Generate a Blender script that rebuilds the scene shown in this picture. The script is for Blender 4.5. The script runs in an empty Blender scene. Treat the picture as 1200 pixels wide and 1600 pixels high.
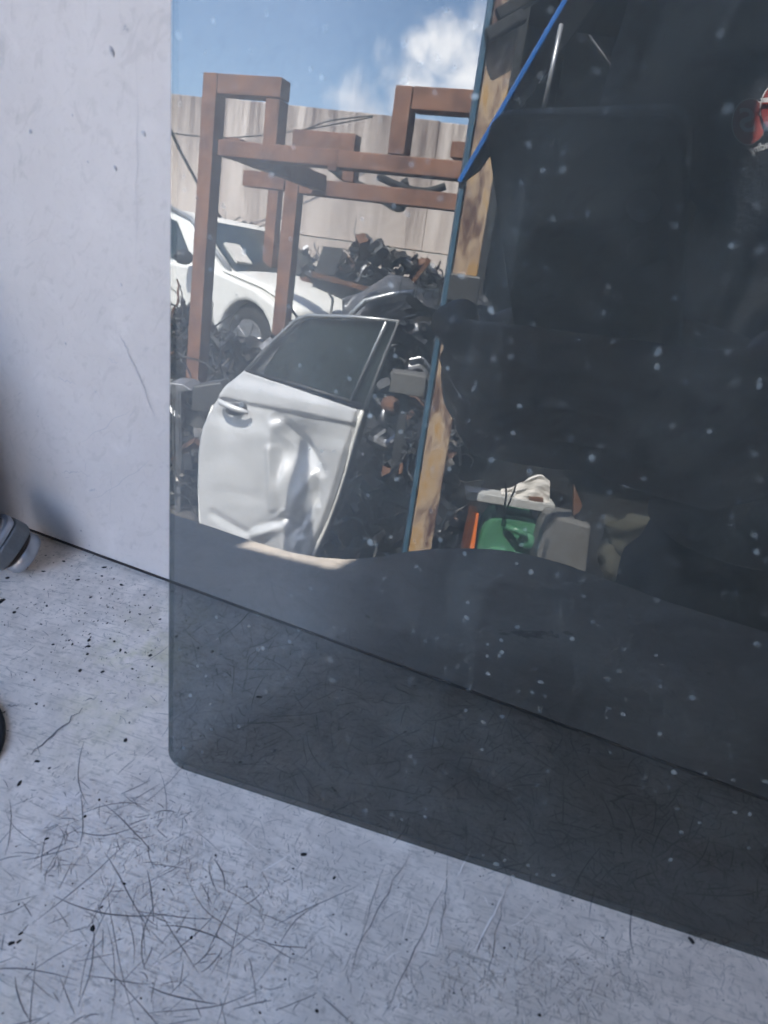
import bpy, bmesh, math, random
from mathutils import Vector, Matrix, noise
R = math.radians
random.seed(7)
sc = bpy.context.scene
C = sc.collection

# ------------------------------------------------------------------ geometry of the place
# Picture units: the photograph is 1200 x 1600, focal length 1155 of them.
F = 1155.0
def ray(x, y): return Vector((x-600.0, y-800.0, F)).normalized()
GV = Vector((-536, 3695, 1155)).normalized()        # gravity as seen in the pane
N_CAM = -ray(1000, 250)                             # pane normal in camera axes
GD = GV - 2*N_CAM.dot(GV)*N_CAM
ZW = -GD
YW = (-(N_CAM - N_CAM.dot(ZW)*ZW)).normalized()
XW = YW.cross(ZW)
RM = Matrix((XW, YW, ZW))                           # camera axes -> world axes
CAM = Vector((0, 0, 1.15))
D_PANE = 0.147                                      # lens to pane, metres
NW = RM @ N_CAM
BENCH_Z = 1.15 - 0.2045
def refl(v): return v - 2*NW.dot(v)*NW
CV = CAM - 2*D_PANE*NW                              # the lens mirrored in the pane
fw = refl(RM @ Vector((0, 0, 1))); BX = Vector((fw.x, fw.y, 0)).normalized()
rt = refl(RM @ Vector((1, 0, 0))); AX = Vector((rt.x, rt.y, 0)); AX = (AX - BX*AX.dot(BX)).normalized()
ZX = Vector((0, 0, 1))
O0 = Vector((CV.x, CV.y, 0))
def P(a, b, z): return O0 + AX*a + BX*b + ZX*z      # yard frame: a across, b depth, z height
def vray(x, y): return refl(RM @ ray(x, y))
def vpt(x, y, b):                                   # point of the yard at depth b
    r = vray(x, y); return CV + r*(b/r.dot(BX))
def vab(x, y, b):
    w = vpt(x, y, b) - O0; return w.dot(AX), b, w.z
def vbench(x, y):
    r = vray(x, y); return CV + r*((BENCH_Z-CV.z)/r.z)
def bench(x, y):
    r = RM @ ray(x, y); return CAM + r*((BENCH_Z-CAM.z)/r.z)
def pane_pt(x, y):
    r = RM @ ray(x, y); return CAM + r*(-D_PANE/NW.dot(r))

# ------------------------------------------------------------------ camera, world, sun, exposure
cd = bpy.data.cameras.new('camera'); cam = bpy.data.objects.new('camera', cd); C.objects.link(cam)
cd.sensor_fit = 'VERTICAL'; cd.sensor_height = 36; cd.lens = F/1600*36
cd.clip_start = 0.005; cd.clip_end = 3000
xr, yd, zf = (RM @ Vector(v) for v in ((1, 0, 0), (0, 1, 0), (0, 0, 1)))
m = Matrix.Identity(4)
for i in range(3):
    m[i][0] = xr[i]; m[i][1] = -yd[i]; m[i][2] = -zf[i]; m[i][3] = CAM[i]
cam.matrix_world = m
cd.dof.use_dof = True; cd.dof.focus_distance = 0.55; cd.dof.aperture_fstop = 30
sc.camera = cam

SUN_EL = R(55)
sd = (AX*-0.42 + BX*-0.91).normalized()             # horizontal direction towards the sun
SUN = sd*math.cos(SUN_EL) + ZX*math.sin(SUN_EL)
w = bpy.data.worlds.new('World'); sc.world = w; w.use_nodes = True
nt = w.node_tree; nt.nodes.clear()
def wn(t, **k):
    n = nt.nodes.new(t)
    for a, v in k.items(): setattr(n, a, v)
    return n
wo = wn('ShaderNodeOutputWorld'); bg = wn('ShaderNodeBackground'); bg.inputs[1].default_value = 0.14
sky = wn('ShaderNodeTexSky', sky_type='NISHITA', sun_disc=False)
sky.sun_elevation = SUN_EL; sky.sun_rotation = math.atan2(SUN.x, SUN.y)
sky.air_density = 1.0; sky.dust_density = 1.7; sky.ozone_density = 2.6
tc = wn('ShaderNodeTexCoord')
def wmath(op, a, b=None, clamp=False):
    n = wn('ShaderNodeMath', operation=op, use_clamp=clamp)
    for i, v in enumerate((a, b)):
        if v is None: continue
        if isinstance(v, (int, float)): n.inputs[i].default_value = v
        else: nt.links.new(v, n.inputs[i])
    return n.outputs[0]
acc = None
puffs = [((735, 110), .075, 1.0), ((655, 80), .04, .9), ((640, 130), .06, 1.0), ((560, 165), .055, .9), ((700, 80), .06, 1.0), ((800, 80), .10, 1.0),
         ((-100, -800), .25, .75), ((-450, 60), .2, .7), ((1500, -350), .3, .8), ((-900, 150), .25, .8)]
for (px, py), rad, amp in puffs:
    d = vray(px, py)
    dist = wn('ShaderNodeVectorMath', operation='DISTANCE')
    nt.links.new(tc.outputs['Generated'], dist.inputs[0]); dist.inputs[1].default_value = d
    v = wmath('SUBTRACT', amp, wmath('MULTIPLY', dist.outputs['Value'], amp/rad))
    acc = v if acc is None else wmath('MAXIMUM', acc, v)
nse = wn('ShaderNodeTexNoise'); nse.inputs['Scale'].default_value = 22; nse.inputs['Detail'].default_value = 8; nse.inputs['Roughness'].default_value = .62
nt.links.new(tc.outputs['Generated'], nse.inputs['Vector'])
cl = wmath('ADD', acc, wmath('MULTIPLY', wmath('SUBTRACT', nse.outputs['Fac'], .5), 1.7))
mr = wn('ShaderNodeMapRange', interpolation_type='SMOOTHSTEP'); nt.links.new(cl, mr.inputs['Value'])
mr.inputs['From Min'].default_value = 0.16; mr.inputs['From Max'].default_value = 1.05
nse2 = wn('ShaderNodeTexNoise'); nse2.inputs['Scale'].default_value = 11; nse2.inputs['Detail'].default_value = 5
nt.links.new(tc.outputs['Generated'], nse2.inputs['Vector'])
cr = wn('ShaderNodeValToRGB'); nt.links.new(nse2.outputs['Fac'], cr.inputs['Fac'])
cr.color_ramp.elements[0].position = .35; cr.color_ramp.elements[0].color = (5.2, 5.4, 6.0, 1)
cr.color_ramp.elements[1].position = .62; cr.color_ramp.elements[1].color = (8.8, 8.7, 8.7, 1)
mx = wn('ShaderNodeMix', data_type='RGBA'); nt.links.new(mr.outputs['Result'], mx.inputs['Factor'])
nt.links.new(sky.outputs[0], mx.inputs['A']); nt.links.new(cr.outputs[0], mx.inputs['B'])
nt.links.new(mx.outputs['Result'], bg.inputs[0]); nt.links.new(bg.outputs[0], wo.inputs[0])

sl = bpy.data.lights.new('sun', 'SUN'); so = bpy.data.objects.new('sun', sl); C.objects.link(so)
sl.energy = 5.0; sl.angle = R(0.5); sl.color = (1.0, .95, .87)
so.rotation_euler = SUN.to_track_quat('Z', 'Y').to_euler(); so.location = (0, 0, 20)
vs = sc.view_settings; vs.view_transform = 'Standard'; vs.look = 'None'; vs.gamma = 1; vs.use_curve_mapping = False
vs.exposure = 4.12
sc.cycles.max_bounces = 10; sc.cycles.transparent_max_bounces = 12; sc.cycles.glossy_bounces = 5

# ------------------------------------------------------------------ materials
def newmat(name):
    m = bpy.data.materials.new(name); m.use_nodes = True
    return m, m.node_tree, m.node_tree.nodes['Principled BSDF']
def link(t, a, b): t.links.new(a, b)
def node(t, ty, ins=None, **k):
    n = t.nodes.new(ty)
    for a, v in k.items(): setattr(n, a, v)
    for a, v in (ins or {}).items():
        if hasattr(v, 'node'): t.links.new(v, n.inputs[a])
        else: n.inputs[a].default_value = v
    return n
def coords(t, kind='Object'): return node(t, 'ShaderNodeTexCoord').outputs[kind]
def ramp(t, fac, stops, interp='LINEAR'):
    n = node(t, 'ShaderNodeValToRGB', {'Fac': fac}); r = n.color_ramp; r.interpolation = interp
    while len(r.elements) < len(stops): r.elements.new(.5)
    for e, (p, c) in zip(r.elements, stops):
        e.position = p; e.color = (*c, 1) if not isinstance(c, (int, float)) else (c, c, c, 1)
    return n.outputs[0]
def mixc(t, fac, a, b, blend='MIX'):
    n = node(t, 'ShaderNodeMix', data_type='RGBA', blend_type=blend)
    for s, v in (('Factor', fac), ('A', a), ('B', b)):
        i = [q for q in n.inputs if q.name == s and (q.type == 'RGBA' or s == 'Factor' and q.type == 'VALUE')][0]
        if hasattr(v, 'node'): t.links.new(v, i)
        else: i.default_value = (*v, 1) if isinstance(v, tuple) else v
    return [o for o in n.outputs if o.type == 'RGBA'][0]
def surf(name, col, rough=.5, metal=0., var=.25, scale=8., detail=5., bump=.0, bscale=60., stretch=None, col2=None, spec=.5, rvar=.1, thr=(.3, .7)):
    m, t, b = newmat(name)
    co = coords(t)
    if stretch: co = node(t, 'ShaderNodeMapping', {'Vector': co, 'Scale': stretch}).outputs[0]
    n = node(t, 'ShaderNodeTexNoise', {'Vector': co, 'Scale': scale, 'Detail': detail, 'Roughness': .6})
    c2 = col2 or tuple(max(0, c*(1-var)) for c in col)
    link(t, ramp(t, n.outputs['Fac'], [(thr[0], c2), (thr[1], col)]), b.inputs['Base Color'])
    r = node(t, 'ShaderNodeMapRange', {'Value': n.outputs['Fac'], 'To Min': rough-rvar, 'To Max': rough+rvar})
    link(t, r.outputs[0], b.inputs['Roughness'])
    b.inputs['Metallic'].default_value = metal; b.inputs['Specular IOR Level'].default_value = spec
    if bump:
        n2 = node(t, 'ShaderNodeTexNoise', {'Vector': co, 'Scale': bscale, 'Detail': 4})
        bp = node(t, 'ShaderNodeBump', {'Height': n2.outputs['Fac'], 'Strength': bump, 'Distance': .01})
        link(t, bp.outputs[0], b.inputs['Normal'])
    return m

def worn_white(name, base, warm, dirt, stain_at=None):
    """worn white paint: cloudy grime, wiped streaks, fine mottling, speckle"""
    m, t, b = newmat(name)
    co = coords(t)
    big = node(t, 'ShaderNodeTexNoise', {'Vector': co, 'Scale': 9, 'Detail': 6, 'Roughness': .6}).outputs['Fac']
    mid = node(t, 'ShaderNodeTexNoise', {'Vector': co, 'Scale': 70, 'Detail': 7, 'Roughness': .7, 'Distortion': .6}).outputs['Fac']
    fine = node(t, 'ShaderNodeTexNoise', {'Vector': co, 'Scale': 420, 'Detail': 3, 'Roughness': .7}).outputs['Fac']
    c = ramp(t, big, [(.3, tuple(x*.86 for x in base)), (.68, base)])
    c = mixc(t, ramp(t, mid, [(.42, dirt[0]), (.62, 0.0)]), c, tuple(x*.62 for x in base))
    c = mixc(t, ramp(t, fine, [(.30, dirt[1]), (.46, 0.0)]), c, tuple(x*.42 for x in base))
    for k, (rot, st) in enumerate(((.5, 9), (2.2, 14), (1.25, 11))):
        mp = node(t, 'ShaderNodeMapping', {'Vector': co, 'Rotation': (0, 0, rot), 'Location': (k*3.1, k*1.7, 0), 'Scale': (1, st, 1)}).outputs[0]
        s = node(t, 'ShaderNodeTexNoise', {'Vector': mp, 'Scale': 95, 'Detail': 3, 'Distortion': 1.2}).outputs['Fac']
        c = mixc(t, ramp(t, s, [(.30, dirt[2]), (.39, 0.0)]), c, tuple(x*.45 for x in base))
    pale = node(t, 'ShaderNodeTexNoise', {'Vector': node(t, 'ShaderNodeMapping', {'Vector': co, 'Rotation': (0, 0, .9), 'Scale': (1, 3, 1)}).outputs[0], 'Scale': 60, 'Detail': 4}).outputs['Fac']
    c = mixc(t, ramp(t, pale, [(.60, 0.0), (.72, .35)]), c, tuple(min(1, x*1.12) for x in base))
    if stain_at:
        for (pos, rad, amt, colr) in stain_at:
            dd = node(t, 'ShaderNodeVectorMath', {0: co, 1: tuple(pos)}, operation='DISTANCE').outputs['Value']
            g = node(t, 'ShaderNodeMapRange', {'Value': dd, 'From Min': rad, 'From Max': 0, 'To Min': 0, 'To Max': 1}, interpolation_type='SMOOTHSTEP').outputs[0]
            sn = node(t, 'ShaderNodeTexNoise', {'Vector': co, 'Scale': 55, 'Detail': 6, 'Roughness': .75}).outputs['Fac']
            g = node(t, 'ShaderNodeMath', {0: g, 1: ramp(t, sn, [(.44, 0.0), (.62, amt)])}, operation='MULTIPLY').outputs[0]
            c = mixc(t, g, c, colr)
    link(t, c, b.inputs['Base Color'])
    rr = node(t, 'ShaderNodeMapRange', {'Value': mid, 'To Min': .38, 'To Max': .62})
    link(t, rr.outputs[0], b.inputs['Roughness']); b.inputs['Specular IOR Level'].default_value = .4
    bp = node(t, 'ShaderNodeBump', {'Height': fine, 'Strength': .10, 'Distance': .0006}); link(t, bp.outputs[0], b.inputs['Normal'])
    return m

st = [(bench(215, 1030), .035, .40, (.50, .47, .16)), (bench(150, 1130), .03, .25, (.52, .48, .22)), (bench(290, 960), .02, .3, (.5, .45, .2)), (bench(110, 1270), .012, .5, (.8, .78, .85)),
      (vbench(330, 1000), .05, .3, (.5, .42, .2))]
M_BENCH = worn_white('bench white paint', (.87, .765, .665), 0, (.55, .55, .5), st)
M_PANEL = worn_white('panel white paint', (.54, .505, .47), 0, (.13, .10, .16))
M_SCR = surf('scratch in paint', (.30, .275, .26), .7, var=.5, scale=40)
M_SCRL = surf('pale scratch', (.88, .80, .72), .5, var=.1)
M_GRIT_SEAM = surf('black grit and seam shade', (.025, .022, .022), .8, var=.4, scale=400)
M_RUST = surf('red oxide steel', (.22, .105, .062), .8, var=.35, scale=7, detail=10, bump=.25, bscale=30, col2=(.095, .045, .032), thr=(.34, .60))
M_DARKST = surf('grey steel', (.10, .10, .10), .5, .6, scale=12)
M_BLACK = surf('black plastic', (.018, .018, .02), .5, var=.4, scale=14)
M_RUBBER = surf('black rubber', (.014, .014, .014), .8, var=.3)
M_ALU = surf('dull aluminium', (.42, .42, .43), .42, .8, var=.45, scale=25, bump=.1)
M_GREASE = surf('greasy metal', (.10, .09, .08), .4, .6, var=.6, scale=18)
M_RUSTY = surf('rusty scrap', (.16, .075, .04), .85, var=.6, scale=14)
M_CARW = surf('white car paint', (.78, .77, .72), .25, var=.05, spec=.6)
M_GLASSD = surf('dark car glass', (.028, .042, .042), .10, var=.6, scale=5, rvar=.04, spec=.7)
M_SILVER = surf('silver car paint', (.66, .66, .655), .40, .22, var=.2, scale=5, detail=7, thr=(.35, .6), rvar=.08)
M_TRIM = surf('silver trim', (.45, .46, .46), .35, .6)
M_BLUEP = surf('blue paint', (.05, .13, .20), .45, var=.45, scale=20)
M_HATCH = surf('blue enamel', (.03, .16, .52), .2, var=.3, scale=6)
M_GREEN = surf('green plastic', (.075, .235, .125), .3, var=.35, scale=6)
M_ORANGE = surf('orange plastic', (.85, .20, .025), .45, var=.12)
M_GREYP = surf('grey plastic', (.13, .127, .12), .6, var=.2)
M_OLIVE = surf('olive cloth', (.045, .043, .028), .9, var=.3)
M_PAPER = surf('crumpled paper', (.62, .59, .54), .8, var=.2, scale=9)
M_PLANK = surf('grey painted plank', (.42, .42, .40), .7, var=.3, scale=8, bump=.2)
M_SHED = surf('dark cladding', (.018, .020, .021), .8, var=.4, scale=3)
M_WALLB = surf('grey sheet cladding', (.26, .26, .265), .7, var=.3, scale=4)
M_GROUND = surf('dirt yard', (.11, .10, .09), .95, var=.5, scale=3, bump=.6, bscale=25)
M_SHIRT = surf('black cotton', (.022, .025, .033), .9, var=.25, scale=30, bump=.3, bscale=200)
M_JEANS = surf('dark denim', (.02, .026, .045), .9, var=.3, scale=60)
M_SKIN = surf('skin', (.24, .14, .105), .5, var=.18, scale=30)
M_HAIR = surf('dark hair', (.015, .011, .009), .6, var=.4, scale=90)
M_PHONE = surf('dark phone back', (.022, .024, .028), .35, var=.2)
M_PHRIM = surf('phone rim', (.05, .052, .058), .45, .2)
M_LENS = surf('lens glass', (.006, .006, .008), .05, var=.1, rvar=.01)
M_LOGO = surf('red print', (.30, .03, .025), .8, var=.2)
M_LOGO_SHADE = surf('shaded red print', (.42, .07, .055), .8, var=.2)  # copy of the red print for the shaded oval, lifted against low light
M_PRINT = surf('white print', (.85, .85, .88), .8, var=.15)
M_PRINT_SHADE = surf('shaded white print', (.8, .78, .8), .8, var=.15)  # copy of the white print for the shaded oval and letter, likewise lifted
M_BROWN = surf('brown band', (.055, .035, .028), .6, var=.3)
M_CAST = surf('cast alloy', (.50, .51, .54), .38, .85, var=.25, scale=60, bump=.08, bscale=400)
M_CASTD = surf('dark cast alloy', (.19, .20, .205), .5, .6, var=.3, scale=70, bump=.1, bscale=500)

# streaked concrete
M_CONC, t, b = newmat('streaked concrete')
co = coords(t)
s1 = node(t, 'ShaderNodeTexNoise', {'Vector': node(t, 'ShaderNodeMapping', {'Vector': co, 'Scale': (3.0, 3.0, .18)}).outputs[0], 'Scale': 2.2, 'Detail': 8, 'Roughness': .7}).outputs['Fac']
s2 = node(t, 'ShaderNodeTexNoise', {'Vector': co, 'Scale': 1.2, 'Detail': 6, 'Roughness': .6}).outputs['Fac']
c = ramp(t, s1, [(.30, (.30, .245, .21)), (.47, (.49, .42, .365)), (.66, (.60, .53, .47))])
sepz = node(t, 'ShaderNodeSeparateXYZ', {'Vector': co}).outputs['Z']
tz = node(t, 'ShaderNodeMapRange', {'Value': sepz, 'From Min': 1.5, 'From Max': 3.1, 'To Min': 0, 'To Max': 1}).outputs[0]
stn = node(t, 'ShaderNodeMath', {0: tz, 1: ramp(t, s1, [(.38, 1.0), (.62, .12)])}, operation='MULTIPLY').outputs[0]
c = mixc(t, stn, c, (.13, .095, .085))
c = mixc(t, ramp(t, s2, [(.5, 0.0), (.8, .5)]), c, (.40, .34, .30))
link(t, c, b.inputs['Base Color']); b.inputs['Roughness'].default_value = .9

# peeling yellow paint on the post
M_POST, t, b = newmat('peeling yellow paint')
co = coords(t)
n1 = node(t, 'ShaderNodeTexNoise', {'Vector': node(t, 'ShaderNodeMapping', {'Vector': co, 'Scale': (1, 1, .35)}).outputs[0], 'Scale': 14, 'Detail': 7, 'Roughness': .65}).outputs['Fac']
n2 = node(t, 'ShaderNodeTexNoise', {'Vector': co, 'Scale': 3.0, 'Detail': 5}).outputs['Fac']
c = ramp(t, n1, [(.38, (.10, .05, .035)), (.44, (.27, .18, .12)), (.50, (.46, .34, .22)), (.57, (.44, .26, .08))])
c = mixc(t, ramp(t, n2, [(.52, 0.0), (.62, .75)]), c, (.20, .12, .09))  # brown patches: peeled paint, with shadow on the post put into the colour
link(t, c, b.inputs['Base Color']); b.inputs['Roughness'].default_value = .6
bp = node(t, 'ShaderNodeBump', {'Height': n1, 'Strength': .4, 'Distance': .004}); link(t, bp.outputs[0], b.inputs['Normal'])

# tinted privacy glass with a reflective coat, dust and smears on it
def glass_mat(name, front):
    m = bpy.data.materials.new(name); m.use_nodes = True; t = m.node_tree; t.nodes.clear()
    out = node(t, 'ShaderNodeOutputMaterial')
    if not front:
        tr = node(t, 'ShaderNodeBsdfTransparent', {'Color': (.95, .96, .97, 1)})
        link(t, tr.outputs[0], out.inputs[0]); return m
    co = coords(t)
    tr = node(t, 'ShaderNodeBsdfTransparent', {'Color': (.225, .25, .26, 1)})
    gl = node(t, 'ShaderNodeBsdfGlossy', {'Color': (.95, .975, 1, 1), 'Roughness': 0.0})
    fr = node(t, 'ShaderNodeFresnel', {'IOR': 1.52})
    mix = node(t, 'ShaderNodeMixShader', {0: fr.outputs[0], 1: tr.outputs[0], 2: gl.outputs[0]})
    dust = node(t, 'ShaderNodeBsdfDiffuse', {'Color': (.58, .66, .66, 1)})
    facs = None
    for sca, lo, hi, amt, off in ((330, .10, .28, .20, 0), (150, .06, .17, .36, 5), (75, .03, .08, .5, 11)):
        wob = node(t, 'ShaderNodeTexNoise', {'Vector': co, 'Scale': sca*1.7, 'Detail': 2})
        wv = node(t, 'ShaderNodeVectorMath', {0: wob.outputs['Color'], 1: (.35/sca,)*3}, operation='MULTIPLY').outputs[0]
        cc = node(t, 'ShaderNodeVectorMath', {0: co, 1: wv}, operation='ADD').outputs[0]
        cc = node(t, 'ShaderNodeVectorMath', {0: cc, 1: (off, off*.3, off*.7)}, operation='ADD').outputs[0]
        vo = node(t, 'ShaderNodeTexVoronoi', {'Vector': cc, 'Scale': sca}, feature='F1')
        dot = node(t, 'ShaderNodeMapRange', {'Value': vo.outputs['Distance'], 'From Min': hi, 'From Max': lo, 'To Min': 0, 'To Max': 1}, interpolation_type='SMOOTHSTEP').outputs[0]
        rnd = node(t, 'ShaderNodeSeparateColor', {'Color': vo.outputs['Color']}).outputs['Red']
        keep = ramp(t, rnd, [(.40, 0.0), (1.0, amt)])
        f_ = node(t, 'ShaderNodeMath', {0: dot, 1: keep}, operation='MULTIPLY').outputs[0]
        facs = f_ if facs is None else node(t, 'ShaderNodeMath', {0: facs, 1: f_}, operation='MAXIMUM').outputs[0]
    clump = ramp(t, node(t, 'ShaderNodeTexNoise', {'Vector': co, 'Scale': 17, 'Detail': 4}).outputs['Fac'], [(.36, .25), (.60, 1.0)])
    facs = node(t, 'ShaderNodeMath', {0: facs, 1: clump}, operation='MULTIPLY').outputs[0]
    for rot, sc_, am in (((.3, .5, .2), 40, .05), ((.1, 1.1, .9), 70, .04)):
        smv = node(t, 'ShaderNodeMapping', {'Vector': co, 'Rotation': rot, 'Scale': (1, 1, .16)}).outputs[0]
        smf = node(t, 'ShaderNodeTexNoise', {'Vector': smv, 'Scale': sc_, 'Detail': 4, 'Distortion': .5}).outputs['Fac']
        facs = node(t, 'ShaderNodeMath', {0: facs, 1: ramp(t, smf, [(.62, 0.0), (.78, am)])}, operation='ADD').outputs[0]
    film = node(t, 'ShaderNodeTexNoise', {'Vector': co, 'Scale': 34, 'Detail': 7, 'Roughness': .65}).outputs['Fac']
    filmv = node(t, 'ShaderNodeMapRange', {'Value': film, 'From Min': .42, 'From Max': .75, 'To Min': .010, 'To Max': .048}).outputs[0]
    tot = node(t, 'ShaderNodeMath', {0: facs, 1: filmv}, operation='ADD', use_clamp=True).outputs[0]
    fin = node(t, 'ShaderNodeMixShader', {0: tot, 1: mix.outputs[0], 2: dust.outputs[0]})
    link(t, fin.outputs[0], out.inputs[0])
    return m
M_PANE = glass_mat('tinted coated glass', True)
M_PANEB = glass_mat('clear inner glass', False)
M_PEDGE = bpy.data.materials.new('ground glass edge'); M_PEDGE.use_nodes = True; t = M_PEDGE.node_tree; t.nodes.clear()
_n = node(t, 'ShaderNodeTexNoise', {'Vector': coords(t), 'Scale': 300})
_d = node(t, 'ShaderNodeBsdfPrincipled', {'Base Color': (.30, .34, .35, 1), 'Roughness': .35})
_m = node(t, 'ShaderNodeMixShader', {0: ramp(t, _n.outputs['Fac'], [(.3, .25), (.7, .45)]), 1: node(t, 'ShaderNodeBsdfTransparent', {'Color': (.85, .9, .9, 1)}).outputs[0], 2: _d.outputs[0]})
link(t, _m.outputs[0], node(t, 'ShaderNodeOutputMaterial').inputs[0])

# ------------------------------------------------------------------ mesh helpers
class MB:
    def __init__(s): s.v = []; s.f = []; s.mi = []; s.cur = 0
    def add(s, vs, fs):
        o = len(s.v); s.v += [Vector(q) for q in vs]
        for f in fs: s.f.append([i+o for i in f]); s.mi.append(s.cur)
        return s
    def prism(s, pts, ext):
        n = len(pts); pts = [Vector(p) for p in pts]; ext = Vector(ext)
        return s.add(pts + [p+ext for p in pts], [list(range(n))[::-1], list(range(n, 2*n))] + [[i, (i+1) % n, n+(i+1) % n, n+i] for i in range(n)])
    def obox(s, c, ex, ey, ez):     # centre and three half-axis vectors
        c = Vector(c); ex, ey, ez = Vector(ex), Vector(ey), Vector(ez)
        p = [c+ex*i+ey*j+ez*k for k in (-1, 1) for j in (-1, 1) for i in (-1, 1)]
        return s.add(p, [[0, 2, 3, 1], [4, 5, 7, 6], [0, 1, 5, 4], [2, 6, 7, 3], [0, 4, 6, 2], [1, 3, 7, 5]])
    def abox(s, a0, a1, b0, b1, z0, z1):   # box in yard axes
        return s.obox(P((a0+a1)/2, (b0+b1)/2, (z0+z1)/2), AX*(a1-a0)/2, BX*(b1-b0)/2, ZX*(z1-z0)/2)
    def beam(s, p, q, wx, wy, ref=ZX):
        p, q = Vector(p), Vector(q); d = (q-p); L = d.length; d.normalize()
        x = d.cross(ref)
        if x.length < 1e-4: x = d.cross(AX)
        x.normalize(); y = x.cross(d)
        return s.obox((p+q)/2, x*wx/2, y*wy/2, d*L/2)
    def tube(s, pts, r, n=8, cap=True):
        pts = [Vector(p) for p in pts]; rs = r if isinstance(r, (list, tuple)) else [r]*len(pts)
        vs = []; fs = []; prev = None
        for i, p in enumerate(pts):
            d = (pts[min(i+1, len(pts)-1)] - pts[max(i-1, 0)]).normalized()
            x = prev - d*prev.dot(d) if prev is not None else d.cross(Vector((.3, .2, .93)))
            if x.length < 1e-5: x = d.cross(Vector((1, 0, 0)))
            x.normalize(); prev = x; y = d.cross(x)
            for k in range(n):
                a = 2*math.pi*k/n; vs.append(p + (x*math.cos(a)+y*math.sin(a))*rs[i])
        for i in range(len(pts)-1):
            for k in range(n): fs.append([i*n+k, i*n+(k+1) % n, (i+1)*n+(k+1) % n, (i+1)*n+k])
        if cap: fs += [list(range(n))[::-1], list(range((len(pts)-1)*n, len(pts)*n))]
        return s.add(vs, fs)
    def lathe(s, base, axis, prof, n=24):   # prof: (distance along axis, radius)
        base, axis = Vector(base), Vector(axis).normalized()
        x = axis.orthogonal().normalized(); y = axis.cross(x); vs = []; fs = []
        for h, r in prof:
            for k in range(n):
                a = 2*math.pi*k/n; vs.append(base+axis*h+(x*math.cos(a)+y*math.sin(a))*r)
        for i in range(len(prof)-1):
            for k in range(n): fs.append([i*n+k, i*n+(k+1) % n, (i+1)*n+(k+1) % n, (i+1)*n+k])
        fs += [list(range(n))[::-1], list(range((len(prof)-1)*n, len(prof)*n))]
        return s.add(vs, fs)
    def ellipsoid(s, c, ex, ey, ez, n=14, mm=9):
        c = Vector(c); vs = [c-Vector(ez)]; fs = []
        for j in range(1, mm):
            ph = math.pi*j/mm - math.pi/2
            for k in range(n):
                a = 2*math.pi*k/n
                vs.append(c+Vector(ex)*math.cos(ph)*math.cos(a)+Vector(ey)*math.cos(ph)*math.sin(a)+Vector(ez)*math.sin(ph))
        vs.append(c+Vector(ez)); L = len(vs)-1
        for k in range(n): fs.append([0, 1+(k+1) % n, 1+k]); fs.append([L, 1+(mm-2)*n+k, 1+(mm-2)*n+(k+1) % n])
        for j in range(mm-2):
            for k in range(n): fs.append([1+j*n+k, 1+j*n+(k+1) % n, 1+(j+1)*n+(k+1) % n, 1+(j+1)*n+k])
        return s.add(vs, fs)
    def grid(s, fn, nu, nv):
        return s.add([fn(i/nu, j/nv) for j in range(nv+1) for i in range(nu+1)],
                     [[j*(nu+1)+i, j*(nu+1)+i+1, (j+1)*(nu+1)+i+1, (j+1)*(nu+1)+i] for j in range(nv) for i in range(nu)])
    def build(s, name, mat, parent=None, smooth=False, bevel=0, solid=0, subsurf=0, kind=None, weld=False):
        me = bpy.data.meshes.new(name)
        org = Vector((0, 0, 0))
        me.from_pydata(s.v, [], s.f)
        mats = mat if isinstance(mat, (list, tuple)) else [mat]
        for q in mats: me.materials.append(q)
        if len(mats) > 1: me.polygons.foreach_set('material_index', s.mi)
        bm = bmesh.new(); bm.from_mesh(me)
        if weld: bmesh.ops.remove_doubles(bm, verts=bm.verts, dist=1e-5)
        bmesh.ops.recalc_face_normals(bm, faces=bm.faces); bm.to_mesh(me); bm.free()
        if smooth: me.polygons.foreach_set('use_smooth', [True]*len(me.polygons))
        me.update()
        o = bpy.data.objects.new(name, me); C.objects.link(o)
        if parent: o.parent = parent; o.matrix_parent_inverse = parent.matrix_world.inverted()
        if solid: md = o.modifiers.new('solid', 'SOLIDIFY'); md.thickness = solid; md.offset = 0
        if bevel: md = o.modifiers.new('bevel', 'BEVEL'); md.width = bevel; md.segments = 2; md.limit_method = 'ANGLE'; md.angle_limit = R(40)
        if subsurf: md = o.modifiers.new('sub', 'SUBSURF'); md.levels = subsurf; md.render_levels = subsurf
        if kind: o['kind'] = kind
        return o
def tag(o, label, cat, group=None):
    o['label'] = label; o['category'] = cat
    if group: o['group'] = group
    return o
def empty(name, loc, label, cat, group=None):
    o = bpy.data.objects.new(name, None); C.objects.link(o); o.location = loc
    o.matrix_world = Matrix.Translation(Vector(loc)); o.empty_display_size = .05
    return tag(o, label, cat, group)

# ------------------------------------------------------------------ the setting
g = MB(); g.add([(-400, -400, 0), (400, -400, 0), (400, 400, 0), (-400, 400, 0)], [[0, 1, 2, 3]])
g.build('ground', M_GROUND, kind='structure')

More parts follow.
